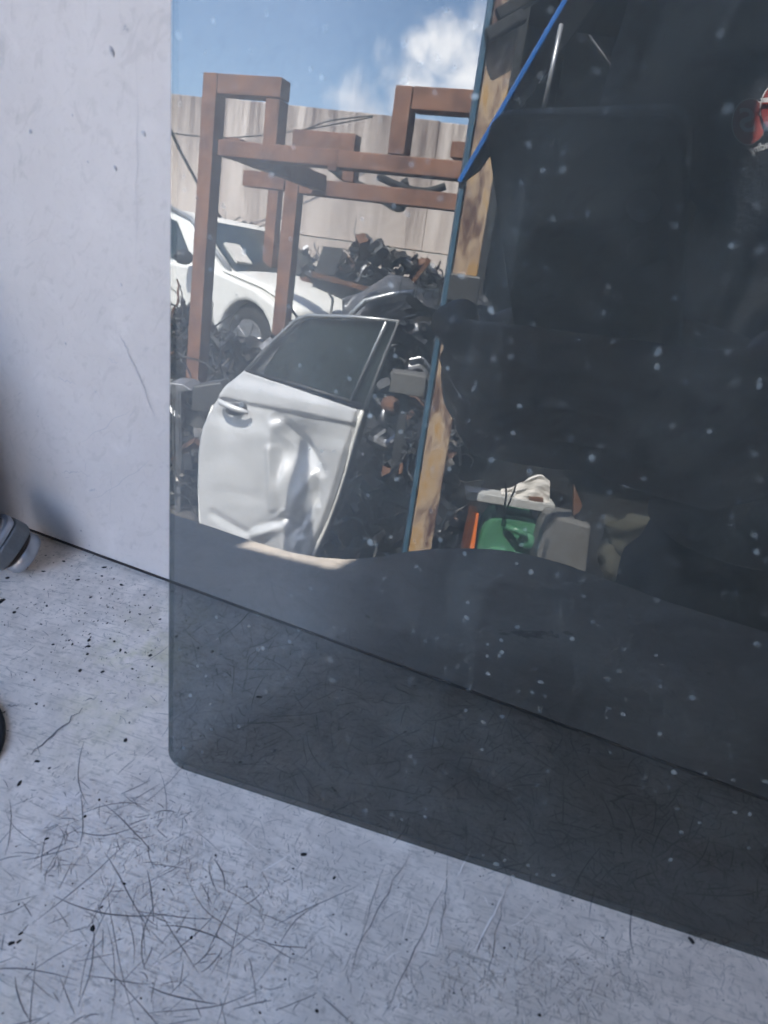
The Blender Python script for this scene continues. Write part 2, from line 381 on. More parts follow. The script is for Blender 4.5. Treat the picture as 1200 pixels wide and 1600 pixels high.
# unseen bay, added to shade the bench: back wall, side walls and a low roof keep sun and most of the sky off it;
# one narrow gap added in the back wall lets a sliver of sun through to the front edge of the bench
WY = .34
tgt = vbench(465, 864); kk = (WY+.03-tgt.y)/SUN.y; gx, gz = tgt.x+SUN.x*kk, tgt.z+SUN.z*kk
root = empty('shade_bay', (0, WY, 0), 'unseen grey sheet metal bay with a low roof, added to shade the bench', 'shelter')
RZ = 2.0
for x0, x1, z0, z1 in ((-.92, gx-.03, 0, RZ), (gx+.028, 3.2, 0, RZ), (gx-.03, gx+.028, 0, gz-.018), (gx-.03, gx+.028, gz+.022, RZ)):
    g = MB(); g.obox(((x0+x1)/2, WY+.03, (z0+z1)/2), ((x1-x0)/2, 0, 0), (0, .002, 0), (0, 0, (z1-z0)/2)); g.build('back_wall', M_WALLB, root)
BFR = .88
c_a = P(0, BFR, 0)
tg2 = vpt(1262, 165, .633); hl = tg2 + SUN*((RZ-tg2.z)/SUN.z)          # hole added in the roof to throw a patch of sun on the shirt
F0, F1 = P(-.78, BFR, 0), P(3.4, BFR, 0)
def yfront(x): return F0.y + (F1.y-F0.y)*(x-F0.x)/(F1.x-F0.x)
hw_, hd_ = .036, .040
for poly_ in ([(-.95, WY+.06), (hl.x-hw_, WY+.06), (hl.x-hw_, yfront(hl.x-hw_)), (F0.x, F0.y)], [(hl.x+hw_, WY+.06), (3.2, WY+.06), (F1.x, F1.y), (hl.x+hw_, yfront(hl.x+hw_))],
              [(hl.x-hw_, WY+.06), (hl.x+hw_, WY+.06), (hl.x+hw_, hl.y+hd_), (hl.x-hw_, hl.y+hd_)], [(hl.x-hw_, hl.y-hd_), (hl.x+hw_, hl.y-hd_), (hl.x+hw_, yfront(hl.x+hw_)), (hl.x-hw_, yfront(hl.x-hw_))]):
    g = MB(); g.prism([(x, y, RZ+.002) for x, y in poly_], (0, 0, .004)); g.build('shade_roof', M_WALLB, root)
g = MB(); q0, q1 = Vector((-.92, WY-.002, 0)), P(-.76, 1.75, 0); g.prism([q0, q1, q1+ZX*RZ, q0+ZX*RZ], (-.03, 0, 0)); g.build('side_wall', M_WALLB, root)  # unseen wall, added to narrow the light on the bench
g = MB(); q0, q1 = Vector((1.75, WY-.002, 0)), P(1.6, 2.4, 0); g.prism([q0, q1, q1+ZX*RZ, q0+ZX*RZ], (.03, 0, 0)); g.build('side_wall', M_WALLB, root)  # unseen wall, added to darken the photographer's side

# workbench: shelf with a wavy, bent front edge
root = empty('workbench', (0, 0, 0), 'scratched white metal workbench with a wavy front edge under the tinted glass', 'workbench')
front_px = [(262, 799), (300, 811), (340, 824), (380, 838), (420, 851), (460, 862), (500, 869), (540, 872), (570, 871), (600, 867), (640, 860), (680, 856), (720, 855), (760, 856), (800, 860), (840, 868),
            (880, 879), (920, 893), (960, 908), (1000, 922), (1040, 937), (1100, 956), (1150, 971), (1200, 986)]
fr = [vbench(*p) for p in front_px]
fr = [Vector((-.95, -.11, BENCH_Z)), Vector((-.5, -.10, BENCH_Z)), Vector((-.33, -.10, BENCH_Z))] + fr + [Vector((.2, -.12, BENCH_Z)), Vector((.5, -.11, BENCH_Z)), Vector((1.1, -.115, BENCH_Z))]
bm_ = MB()
top = []; n = len(fr)
rows = [(0, -.0022), (.0006, -.0008), (.0022, 0)]
YB = WY-.004
vs = []
for p in fr:
    col = [Vector((p.x, p.y, BENCH_Z-.028)), Vector((p.x, p.y, BENCH_Z-.0022)), Vector((p.x, p.y+.0006, BENCH_Z-.0008)), Vector((p.x, p.y+.0022, BENCH_Z)), Vector((p.x, YB, BENCH_Z)), Vector((p.x, YB, BENCH_Z-.028))]
    vs += col
fs = []
for i in range(n-1):
    for k in range(6): fs.append([i*6+k, (i+1)*6+k, (i+1)*6+(k+1) % 6, i*6+(k+1) % 6])
fs += [[0, 1, 2, 3, 4, 5], [(n-1)*6+k for k in range(6)][::-1]]
bm_.add(vs, fs); btop = bm_.build('bench_top', M_BENCH, root)
for x in (-.9, 1.0):
    for y in (-.05, .29):
        g = MB(); g.obox((x, y, (BENCH_Z-.029)/2), (.02, 0, 0), (0, .02, 0), (0, 0, (BENCH_Z-.029)/2)); g.build('leg', M_DARKST, root)

# white panel leaning on the wall behind the glass
s0, s1 = bench(40, 829), bench(1200, 1255)
sdv = (s1-s0).normalized(); pn = Vector((-sdv.y, sdv.x, 0)); lean = R(5.0)
pup = (ZX*math.cos(lean) + pn*math.sin(lean)).normalized(); pno = sdv.cross(pup).normalized()
def panel_pt(u, h): return s0 + sdv*u + ZX*.0012 + pup*h     # u metres along the seam from its left point
g = MB()
PL, PR, PH = -.62, .60, .43
g.prism([panel_pt(PL, 0), panel_pt(PR, 0), panel_pt(PR, PH), panel_pt(PL, PH)], -pno*.0022 if pno.y < 0 else pno*.0022)
pan = g.build('metal_sheet', M_PANEL, bevel=.0004); tag(pan, 'scuffed white metal sheet leaning upright at the back of the bench', 'metal sheet')
pdir = -pno if pno.y > 0 else pno       # towards the camera
g = MB(); g.prism([panel_pt(PL, -.0008)+pn*.0002, panel_pt(PR, -.0008)+pn*.0002, panel_pt(PR, .0009)-pn*.0006, panel_pt(PL, .0009)-pn*.0006], pn*.0006); g.build('seam_shade_strip', M_GRIT_SEAM, pan)  # black strip standing in for the shade of the gap under the sheet
def panel_hit(x, y):
    r = RM @ ray(x, y); q = panel_pt(0, 0); t = (q-CAM).dot(pno)/r.dot(pno); return CAM + r*t + pdir*.00012

# ------------------------------------------------------------------ the tinted pane
c0, c1, ctop = pane_pt(261, 1196), pane_pt(1190, 1500), pane_pt(264.5, 0)
eh = Vector((1, 0, 0)); ev = NW.cross(eh); ev = ev if ev.z > 0 else -ev
def pl2(w): return (w-c0).dot(eh), (w-c0).dot(ev)
tu, tv = pl2(ctop); slant = tu/tv
H_P, W_P = .36, .30
def corner(cx, cy, r, a0, a1, n=8): return [(cx+r*math.cos(R(a0+(a1-a0)*i/n)), cy+r*math.sin(R(a0+(a1-a0)*i/n))) for i in range(n+1)]
ol = corner(.006, .006, .006, 180, 270, 12) + corner(W_P-.01, .01, .01, 270, 360) + corner(W_P-.03, H_P-.03, .03, 0, 90) + corner(.03, H_P-.03, .03, 90, 180)
lift = BENCH_Z + .0006 - c0.z
def pane_w(u, v, d): return c0 + eh*(u+slant*v) + ev*v - NW*d
n = len(ol); cu = sum(p[0] for p in ol)/n; cvv = sum(p[1] for p in ol)/n
def ins(p, k):  # inset towards centre
    du, dv = cu-p[0], cvv-p[1]; L = math.hypot(du, dv); return p[0]+du/L*k, p[1]+dv/L*k
g = MB(); TH = .0026
vs = [pane_w(*ins(p, .0007), 0) for p in ol] + [pane_w(*p, .0007) for p in ol] + [pane_w(*p, TH-.0007) for p in ol] + [pane_w(*ins(p, .0007), TH) for p in ol]
o_ = 0
g.cur = 0; g.add(vs, [list(range(n))])
g.f += [list(range(3*n, 4*n))[::-1]]; g.mi += [1]
for L in range(3):
    for i in range(n): g.f.append([L*n+i, L*n+(i+1) % n, (L+1)*n+(i+1) % n, (L+1)*n+i]); g.mi.append(2)
pane = g.build('glass_pane', [M_PANE, M_PANEB, M_PEDGE])
tag(pane, 'dark tinted car window glass standing on the bench, mirroring a scrap yard', 'window glass')

# ------------------------------------------------------------------ scratches, specks and grit on the bench and panel
def ribbons(mb, gen, up, cnt, length, wid, curl, lift_):
    for _ in range(cnt):
        p, ang, sc_ = gen()
        L = random.lognormvariate(math.log(length), .6)*sc_; k = max(4, min(12, int(L/.003)))
        wd = wid*random.uniform(.5, 1.25); bend = random.gauss(0, curl)/max(k, 1)
        x = up.orthogonal().normalized(); y = up.cross(x)
        pts = []; q = Vector(p) + up*(lift_*random.uniform(.6, 1.4))
        for i in range(k+1):
            pts.append(q.copy()); q = q + (x*math.cos(ang)+y*math.sin(ang))*(L/k); ang += bend + random.gauss(0, .05)
        vs = []
        for i, q in enumerate(pts):
            d = (pts[min(i+1, k)]-pts[max(i-1, 0)]).normalized(); s = up.cross(d)
            ww = wd*math.sin(math.pi*(i+.35)/(k+.7))*.5+wd*.1
            vs += [q-s*ww, q+s*ww]
        mb.add(vs, [[2*i, 2*i+2, 2*i+3, 2*i+1] for i in range(k)])
zone = [(650, 1480, 420, 140), (900, 1530, 330, 90), (350, 1330, 250, 120)]
def g_front():
    cx, cy, rx, ry = random.choice(zone)
    px, py = random.gauss(cx, rx*.55), random.gauss(cy, ry*.6)
    px, py = min(max(px, -40), 1260), min(max(py, 1180), 1680)
    return bench(px, py), random.gauss(1.0, .75) + (math.pi if random.random() < .5 else 0), .7
def g_left():
    px, py = random.uniform(-60, 300), random.uniform(880, 1330)
    return bench(px, py), random.uniform(0, 6.3), .8
def g_refl():
    px, py = random.uniform(250, 1150), random.uniform(845, 1180)
    p = vbench(px, py)
    if p.y > .10: p.y = .1
    return p, random.uniform(0, 6.3), 1.25
g = MB(); ribbons(g, g_front, ZX, 26, .006, .00009, .25, .0001); ribbons(g, g_front, ZX, 2400, .0020, .00010, .3, .0001); ribbons(g, g_left, ZX, 260, .0028, .00016, .4, .0001); ribbons(g, g_refl, ZX, 420, .011, .00026, .5, .0001); ribbons(g, g_refl, ZX, 900, .004, .0002, .4, .0001)
def g_back():
    px = random.uniform(265, 1230); y0 = 912+.368*(px-262); y1 = 1185+.325*(px-262); return bench(px, random.uniform(y0+4, y1)), random.uniform(0, 6.3), 1.0
ribbons(g, g_back, ZX, 200, .008, .00026, .4, .0001); ribbons(g, g_back, ZX, 1500, .003, .0002, .4, .0001)
def stroke(mb, a, b, wid, fn, up, lift_=.0002, wob=.0004):
    pa, pb = fn(*a), fn(*b); k = 10
    side = up.cross((pb-pa).normalized()); vs = []
    for i in range(k+1):
        q = pa.lerp(pb, i/k) + side*random.gauss(0, wob) + up*lift_; w_ = wid*(.25+math.sin(math.pi*(i+.3)/(k+.6)))*random.uniform(.5, 1)
        vs += [q-side*w_*.5, q+side*w_*.5]
    mb.add(vs, [[2*i, 2*i+2, 2*i+3, 2*i+1] for i in range(k)])
stroke(g, (48, 1180), (130, 1107), .0007, bench, ZX)
stroke(g, (10, 1105), (30, 1100), .0006, bench, ZX); stroke(g, (130, 1097), (152, 1089), .0005, bench, ZX)
for a, b, wd in (((545, 1530), (600, 1350), .00018), ((600, 1590), (690, 1390), .00025), ((760, 1540), (790, 1390), .0002), ((700, 1330), (690, 1480), .0002), ((550, 1500), (640, 1330), .0002)):
    stroke(g, a, b, wd, bench, ZX, wob=.0003)
g.build('scratches', M_SCR, btop, kind='stuff')
g = MB(); ribbons(g, g_front, ZX, 26, .005, .00022, .3, .00016)
stroke(g, (715, 1370), (735, 1330), .0006, bench, ZX, .0003, .0001); stroke(g, (740, 1490), (790, 1390), .0006, bench, ZX, .0003, .0001)
g.build('pale_scratches', M_SCRL, btop, kind='stuff')
g = MB()
def grain(mb, p, r, up):
    x = up.orthogonal().normalized(); y = up.cross(x); a = random.uniform(0, 6.3); x, y = x*math.cos(a)+y*math.sin(a), y*math.cos(a)-x*math.sin(a)
    k = 7; el = random.uniform(1, 2.0)
    vs = [p+up*.0001+(x*math.cos(6.283*i/k)*el+y*math.sin(6.283*i/k))*r*random.uniform(.7, 1.2) for i in range(k)] + [p+up*r*.7]
    mb.add(vs, [[i, (i+1) % k, k] for i in range(k)] + [list(range(k))[::-1]])
for px, py, r in ((196, 1157, .0008), (160, 1050, .0007), (139, 1010, .0007), (22, 957, .0007), (1, 940, .0012), (73, 947, .0005), (122, 906, .0006), (163, 887, .0007), (190, 914, .0006), (250, 968, .0005), (235, 1024, .0006),
                  (137, 1022, .0006), (125, 1048, .0007), (188, 1016, .0005), (474, 1335, .0006), (522, 1372, .0004), (18, 1474, .0006), (30, 1471, .0004), (30, 1225, .0006), (58, 1190, .0005), (133, 1276, .0004), (68, 893, .0005), (83, 1007, .0005), (113, 1007, .0004), (155, 1250, .0004), (1080, 1470, .0006), (495, 1580, .0005)):
    grain(g, bench(px, py), r, ZX)
for _ in range(420):
    px, py = random.gauss(150, 85), random.gauss(960, 60); grain(g, bench(px, max(py, 868)), random.lognormvariate(math.log(.00018), .5), ZX)
for _ in range(300):
    px, py = random.uniform(-20, 1200), random.uniform(1000, 1620); grain(g, bench(px, py), random.lognormvariate(math.log(.00015), .4), ZX)
for _ in range(160): grain(g, vbench(random.uniform(262, 1150), random.uniform(850, 1100)), random.lognormvariate(math.log(.0003), .5), ZX)
for q in range(26): grain(g, vbench(random.gauss(840, 22), 990+random.gauss(0, 3)), random.uniform(.0008, .0022), ZX)
g.build('grit', M_GRIT_SEAM, btop, kind='stuff')
g = MB()
def g_pan():
    px, py = random.uniform(-20, 300), random.triangular(0, 880, 700)
    return panel_hit(px, py), random.uniform(0, 6.3), 1
ribbons(g, g_pan, pdir, 22, .0035, .00016, .4, .0001)
for a, b, wd in (((98, 738), (125, 737), .0005), ((125, 737), (143, 745), .0003), ((190, 525), (212, 575), .0006), ((212, 575), (243, 650), .0004), ((128, 690), (205, 640), .0003), ((200, 50), (195, 38), .001), ((174, 731), (173, 805), .0002), ((215, 60), (214, 420), .00012), ((150, 780), (240, 715), .0003), ((140, 768), (152, 764), .0008), ((90, 590), (120, 600), .0005), ((170, 560), (185, 567), .0005)):
    stroke(g, a, b, wd, panel_hit, pdir, .0001)
for px, py, r in ((176, 81, .0010), (181, 263, .0008), (127, 829, .0007), (140, 852, .0005), (225, 208, .0007), (48, 205, .0008), (103, 536, .0006), (190, 445, .0005), (114, 180, .0005), (150, 612, .0006), (60, 650, .0004), (138, 253, .0005)):
    grain(g, panel_hit(px, py), r*.8, pdir)
g.build('scuff_marks', surf('grey scuff', (.44, .435, .44), .7, var=.3), pan, kind='stuff')

# ------------------------------------------------------------------ alloy fitting and black cable at the left of the bench
# ends in a bright stub with a brown band, capped by a rounded head with rings; the dark round body is out of the picture, added to shade the sheet
axis = (RM @ Vector((.60, .50, .62))).normalized()
rc = RM @ ray(35, 863); cen = CAM + rc*((BENCH_Z+.0085-CAM.z)/rc.z)
root = empty('alloy_fitting', (cen.x, cen.y, BENCH_Z), 'cast alloy fitting with ringed head lying on the bench by the metal sheet', 'metal fitting')
g = MB(); g.lathe(cen, axis, [(-.0024, .0076), (-.0020, .0084), (.0012, .0086), (.0026, .0080), (.0032, .0066), (.0032, .002)], 36); g.build('stub', M_CAST, root, smooth=True)
g = MB(); g.lathe(cen, axis, [(-.0042, .0078), (-.0038, .0086), (-.0026, .0086), (-.0022, .0078)], 36); g.build('band', M_BROWN, root, smooth=True)
hx = axis.cross(ZX).normalized(); hy = hx.cross(axis)
def octo(h, r, sq=.45):
    o = []
    for k in range(48):
        a = 2*math.pi*k/48; o.append(cen + axis*h + (hx*math.cos(a)+hy*math.sin(a))*r/(max(abs(math.cos(a-.55)), abs(math.sin(a-.55)))**sq))
    return o
g = MB(); g.prism(octo(-.0110, .0104), axis*.0066); g.build('head', M_CASTD, root, bevel=.0008)
g = MB(); g.prism(octo(-.0140, .0101), axis*.0029); hd = g.build('cap', M_CAST, root, bevel=.0009)
for rr in (.0078, .0052):
    g = MB(); g.tube([cen-axis*.0141+(hx*math.cos(2*math.pi*k/36)+hy*math.sin(2*math.pi*k/36))*rr for k in range(37)], .0005, 6); g.build('ring', M_CAST, hd, smooth=True)
g = MB(); g.lathe(cen-axis*.024, axis, [(0, .006), (.0098, .006)], 20); g.build('shaft', M_CASTD, root, smooth=True)
mp_ = bench(-150, 880)+ZX*.058  # body added beyond the left edge to darken that side of the sheet
g = MB(); g.lathe(mp_-sdv*.075, sdv, [(0, .050), (.004, .056), (.085, .056), (.092, .048), (.096, .02)], 40); tag(g.build('shade_body', M_BLACK, smooth=True), 'round black body added off the left edge to shade the metal sheet', 'light blocker')
cc = bench(-80, 1145); g = MB()
pts = []
for k in range(33):
    a = -1.45+2.9*k/32; px, py = -52+57*math.cos(a), 1146+64*math.sin(a)
    pts.append(bench(px, py)+ZX*.0012)
g.tube(pts, .0011, 8); tag(g.build('black_cable', M_RUBBER, smooth=True), 'loop of thin black cable on the bench at the left edge', 'cable')

# ------------------------------------------------------------------ the yard mirrored in the pane
# concrete boundary wall, turned a little so that its right end is nearer
class Fr:                                        # upright plane frame turned by ang about a point of the yard
    def __init__(f, px, py, b, ang):
        f.o = vpt(px, py, b); f.o.z = 0; f.u = (AX*math.cos(ang) - BX*math.sin(ang)); f.v = (BX*math.cos(ang) + AX*math.sin(ang))
    def at(f, px, py, k=0.):                     # picture point on the plane k behind the front plane -> (u, z)
        r = vray(px, py); q = CV + r*((f.o + f.v*k - CV).dot(f.v)/r.dot(f.v)); w = q - f.o; return w.dot(f.u), q.z
    def p(f, u, v, z): return f.o + f.u*u + f.v*v + ZX*z
    def box(f, u0, u1, v0, v1, z0, z1): return MB().obox(f.p((u0+u1)/2, (v0+v1)/2, (z0+z1)/2), f.u*(u1-u0)/2, f.v*(v1-v0)/2, ZX*(z1-z0)/2)
wf_ = Fr(265, 145, 11.0, R(10)); _, wz0 = wf_.at(265, 144); _, wzj = wf_.at(600, 386)
root = empty('concrete_wall', wf_.o, 'high streaked concrete boundary wall at the back of the yard', 'wall')
wf_.box(-9, 9, 0, .3, 0, wzj).build('wall_base', M_CONC, root)
x = -8.3
while x < 8: wf_.box(x+.0015, x+2.9985, .03, .28, wzj+.015, wz0 + random.uniform(-.012, .012)).build('panel', M_CONC, root, bevel=.01); x += 3.0

# rust red rack of square steel tube
rk = Fr(326, 300, 5.2, R(18)); RD = 1.5
root = empty('steel_rack', rk.o, 'rust red square tube steel rack standing over the car parts', 'rack')
def tub(name, u0, u1, v0, v1, z0, z1): return rk.box(u0, u1, v0, v1, z0, z1).build(name, M_RUST, root, bevel=.006)
W5 = .125
def post(pxl, pxr, pyt, pyb, k=0., to_ground=False, w=W5):
    ul, zt_ = rk.at(pxl, pyt, k); ur, _ = rk.at(pxr, pyt, k); _, zb_ = rk.at((pxl+pxr)/2, pyb, k)
    return tub('post', ul, ur, k+.003, k+w-.003, 0 if to_ground else zb_, zt_)
def rail(pxl, pxr, pyt, pyb, k=0., w=W5):
    ul, zt_ = rk.at(pxl, pyt, k); _, zb_ = rk.at(pxl, pyb, k); ur, _ = rk.at(pxr, pyt+(pxr-pxl)*.09, k); return tub('rail', ul, ur, k, k+w, zb_, zt_)
post(317, 339, 112, 0, to_ground=True)
rail(340.5, 440, 114, 146); post(415, 437, 153, 226); rail(340.5, 742, 217, 243)
post(618, 645, 132, 242); rail(646.5, 742, 134, 171)
post(446, 467, 276, 0, RD, True); rail(380, 445, 265, 290, RD); rail(468.5, 738, 277, 302, RD)
ua, za = rk.at(339, 232); ub, zb = rk.at(462, 290, RD); tub('side_rail', .0, W5, W5+.003, RD-.003, zb-.02, zb+.10)
rail(458, 556, 201, 231, RD); post(462, 478, 232, 276, RD); post(538, 556, 240, 284, RD); rail(706, 736, 220, 246, RD)
post(420, 436, 280, 0, 2.9, True)
ul, zt_ = rk.at(515, 232); tub('weld_plate', ul, ul+.06, -.004, .05, zt_-.125, zt_+.002)
def cable(name, px, b, r, label):
    pts = [vpt(x, y, b) for x, y in px]; dense = []
    for i in range(len(pts)-1):
        for k in range(4): 
            p0, p1, p2, p3 = pts[max(i-1, 0)], pts[i], pts[i+1], pts[min(i+2, len(pts)-1)]; t_ = k/4
            dense.append(.5*((2*p1)+(p2-p0)*t_+(2*p0-5*p1+4*p2-p3)*t_**2+(3*p1-p0-3*p2+p3)*t_**3))
    dense.append(pts[-1]); g = MB(); g.tube(dense, r, 8); return tag(g.build(name, M_RUBBER, smooth=True), label, 'hose')
cable('rubber_hose', [(519, 262), (545, 282), (575, 297), (600, 313), (622, 325), (630, 318), (630, 290), (638, 284)], 6.6, .035, 'black rubber hose hanging from the beams of the red rack')
cable('rubber_strap', [(590, 275), (615, 287), (640, 296), (668, 299), (696, 291)], 6.55, .03, 'thin black strap looped along the rear beam of the rack')
cable('overhead_wire', [(265, 200), (280, 232), (300, 270), (320, 305), (345, 340)], 9.5, .018, 'slack black wire in front of the concrete wall left of the rack')
cable('twisted_wire', [(470, 205), (510, 190), (550, 184), (582, 181)], 10.2, .008, 'black wire running up to the top of the concrete wall')
cable('sagging_wire', [(262, 207), (300, 212), (360, 215), (420, 210), (480, 202), (582, 183)], 10.2, .008, 'sagging black wire along the upper concrete wall')

# ---- white car (front half in view, bonnet ajar)
ca, cb, cz = vab(385, 500, 7.4)
fwd = (AX*.80 - BX*.60).normalized(); lat = (AX*.60 + BX*.80).normalized()   # lat points away from the viewer
corg = P(ca, 7.4, 0)                           # ground under the near front wheel
def cp(x, y, z): return corg + fwd*x + lat*y + ZX*z
root = empty('white_car', corg, 'white crossover car parked behind the rust red rack', 'car')
def arch(cx, r, zc, n=12): return [(cx+r*math.cos(math.pi*i/n), zc+r*math.sin(math.pi*i/n)) for i in range(n+1)]
WR = .34
prof = [(.72, .30), (.74, .50), (.70, .66), (.45, .80), (.1, .90), (-.55, .99), (-1.6, 1.0), (-2.9, 1.02), (-3.42, .98), (-3.5, .60), (-3.42, .32)] + arch(-2.62, -.42, .34)[::1] 
prof = [(.54, .32), (.58, .48), (.55, .62), (.40, .75), (.1, .86), (-.55, .97), (-1.6, .99), (-2.9, 1.02), (-3.42, .98), (-3.5, .60), (-3.42, .30)]
prof += [(-3.05, .28)] + [(-2.62-.42*math.cos(math.pi*i/10), .36+.42*math.sin(math.pi*i/10)) for i in range(11)] + [(-2.2, .24), (-.45, .24)] + [(-.40*math.cos(math.pi*i/10), .34+.40*math.sin(math.pi*i/10)) for i in range(11)] + [(.45, .30)]
g = MB(); g.prism([cp(x, -.02, z) for x, z in prof], lat*1.78); g.build('body', M_CARW, root, bevel=.07)
cab_lo = [(-.35, .97), (-3.35, 1.01)]; cab = [(-.42, .93), (-1.22, 1.43), (-1.55, 1.52), (-2.3, 1.57), (-3.0, 1.50), (-3.42, 1.0)]
g = MB(); n = len(cab)
vs = [cp(x, .02+.20*max(0, (z-.95)/.6), z) for x, z in cab] + [cp(x, 1.72-.20*max(0, (z-.95)/.6), z) for x, z in cab]
g.add(vs, [list(range(n)), list(range(n, 2*n))[::-1]] + [[i, (i+1) % n, n+(i+1) % n, n+i] for i in range(n)]); g.build('cabin', M_CARW, root, bevel=.03)
def sidepane(name, pts, mat, off=.012):
    g = MB(); g.prism([cp(x, .02+.20*max(0, (z-.95)/.6)-off, z) for x, z in pts], lat*.01); return g.build(name, mat, root)
sidepane('side_window', [(-.95, 1.02), (-1.42, 1.40), (-1.78, 1.46), (-1.80, 1.02)], M_GLASSD)
sidepane('side_window', [(-1.88, 1.02), (-1.86, 1.47), (-2.35, 1.50), (-2.75, 1.46), (-2.8, 1.04)], M_GLASSD)
sidepane('quarter_window', [(-.62, .99), (-.93, 1.19), (-.91, 1.01)], M_GLASSD)
g = MB(); q = [(-.47, .97), (-1.20, 1.42)]
nrm = Vector((.5, 0, .8))
g.prism([cp(-.40, .16, .965), cp(-1.17, .29, 1.435), cp(-1.17, 1.45, 1.435), cp(-.40, 1.58, .965)], fwd*.012+ZX*.018); g.build('windscreen', M_GLASSD, root)
g = MB(); g.prism([cp(-.52, .25, 1.055), cp(-.80, .30, 1.226), cp(-.80, .50, 1.226), cp(-.52, .45, 1.055)], fwd*.02+ZX*.028); g.build('screen_sticker', M_PAPER, root)
for y in (0.02,):
    g = MB(); g.ellipsoid(cp(-.86, -.14, 1.05), fwd*.07, lat*.11, ZX*.075); g.build('mirror', M_BLACK, root, smooth=True)
g = MB(); g.tube([cp(-.42, .10, .985), cp(-1.2, .17, 1.45), cp(-1.6, .19, 1.54), cp(-2.3, .2, 1.585)], .022, 6); g.build('roof_trim', M_TRIM, root, smooth=True)
g = MB()
def bon(u, v):
    x = -.55+1.12*u; pr = [(-.55, .975), (.1, .868), (.40, .765), (.57, .66)]
    for (x0, z0), (x1, z1) in zip(pr, pr[1:]):
        if x <= x1+1e-6: z = z0+(z1-z0)*(x-x0)/(x1-x0); break
    y = .06+1.62*v; z += .012+.045*math.sin(math.pi*v)**.6
    y = .87+(y-.87)*(1-.10*u**3); return cp(x, y, z)
g.grid(bon, 14, 12); g.build('bonnet', M_CARW, root, smooth=True, solid=.012)
g = MB(); g.prism([cp(.40, .05, .52), cp(.56, .12, .52), cp(.56, 1.62, .52), cp(.40, 1.7, .52)], ZX*.10); g.build('engine_bay', M_BLACK, root)
g = MB(); g.prism([cp(.44, -.03, .56), cp(.585, .06, .56), cp(.575, .06, .62), cp(.46, -.03, .66)], lat*.3); g.build('headlight', M_GLASSD, root)
for x in (0, -2.62):
    g = MB(); g.lathe(cp(x, .03, WR), lat, [(0, .25), (.0, .31), (.03, .34), (.19, .34), (.22, .30)], 32); wh = g.build('tyre', M_RUBBER, root, smooth=True)
    g = MB(); g.lathe(cp(x, .025, WR), lat, [(0, .02), (.0, .22), (.03, .235), (.05, .2)], 28); g.build('rim', M_ALU, wh)
    for k in range(5):
        a = 6.283*k/5; d = fwd*math.cos(a)+ZX*math.sin(a); g = MB(); g.beam(cp(x, .018, WR)+d*.03, cp(x, .018, WR)+d*.215, .05, .012, ref=lat); g.build('spoke', M_ALU, wh)
    g = MB(); g.lathe(cp(x, .12, .36), lat, [(0, .40), (.25, .40)], 24); g.build('wheel_well', M_BLACK, root)
g = MB(); g.beam(cp(-1.62, -.04, .86), cp(-1.80, -.04, .87), .035, .03, ref=lat); g.build('door_handle', M_BLACK, root)
for x0, z0, z1 in ((-1.84, .3, .98), (-.86, .45, .96)):
    g = MB(); g.obox(cp(x0, -.021, (z0+z1)/2), fwd*.004, lat*.002, ZX*(z1-z0)/2); g.build('door_gap', M_BLACK, root)

# ---- heaps of scrap
SCR = [M_BLACK, M_GREASE, M_ALU, M_RUSTY, M_DARKST]
def rdir(): 
    v = Vector((random.gauss(0, 1), random.gauss(0, 1), random.gauss(0, 1))); return v.normalized()
def scrap(mb, c, s, wts=(5, 3, 1.2, 1, 2)):
    mb.cur = random.choices(range(5), wts)[0]; k = random.random()
    x = rdir(); y = x.orthogonal().normalized(); z = x.cross(y)
    if k < .16:
        p = [c]; d = rdir()
        for i in range(7): d = (d + rdir()*.55).normalized(); p.append(p[-1]+d*s*.42)
        mb.tube(p, s*random.uniform(.03, .07), 6)
    elif k < .46: mb.obox(c, x*s*random.uniform(.3, .7), y*s*random.uniform(.15, .45), z*s*random.uniform(.08, .35))
    elif k < .64:
        bendv = random.uniform(-.5, .5); L, W_ = s*random.uniform(.6, 1.2), s*random.uniform(.25, .7)
        ph = random.uniform(0, 6); mb.grid(lambda u, v: c + x*(u-.5)*2*L*.6 + y*(v-.5)*W_ + z*(bendv*s*math.sin(3*u+ph)+.12*s*math.sin(5*v+ph)*u), 6, 4)
    elif k < .80: mb.lathe(c, x, [(0, s*.12), (.02*s, s*.3), (s*.12, s*.34), (s*.2, s*.3), (s*.22, s*.12), (s*.5, s*.1)], 12)
    elif k < .92:
        p = [c+(y*math.cos(i*.35)+z*math.sin(i*.35))*s*.35+x*s*.012*i for i in range(18)]; mb.tube(p, s*.05, 5)
    else: mb.tube([c-x*s*.8, c, c+x*s*.8], [s*.05, s*.08, s*.05], 6)
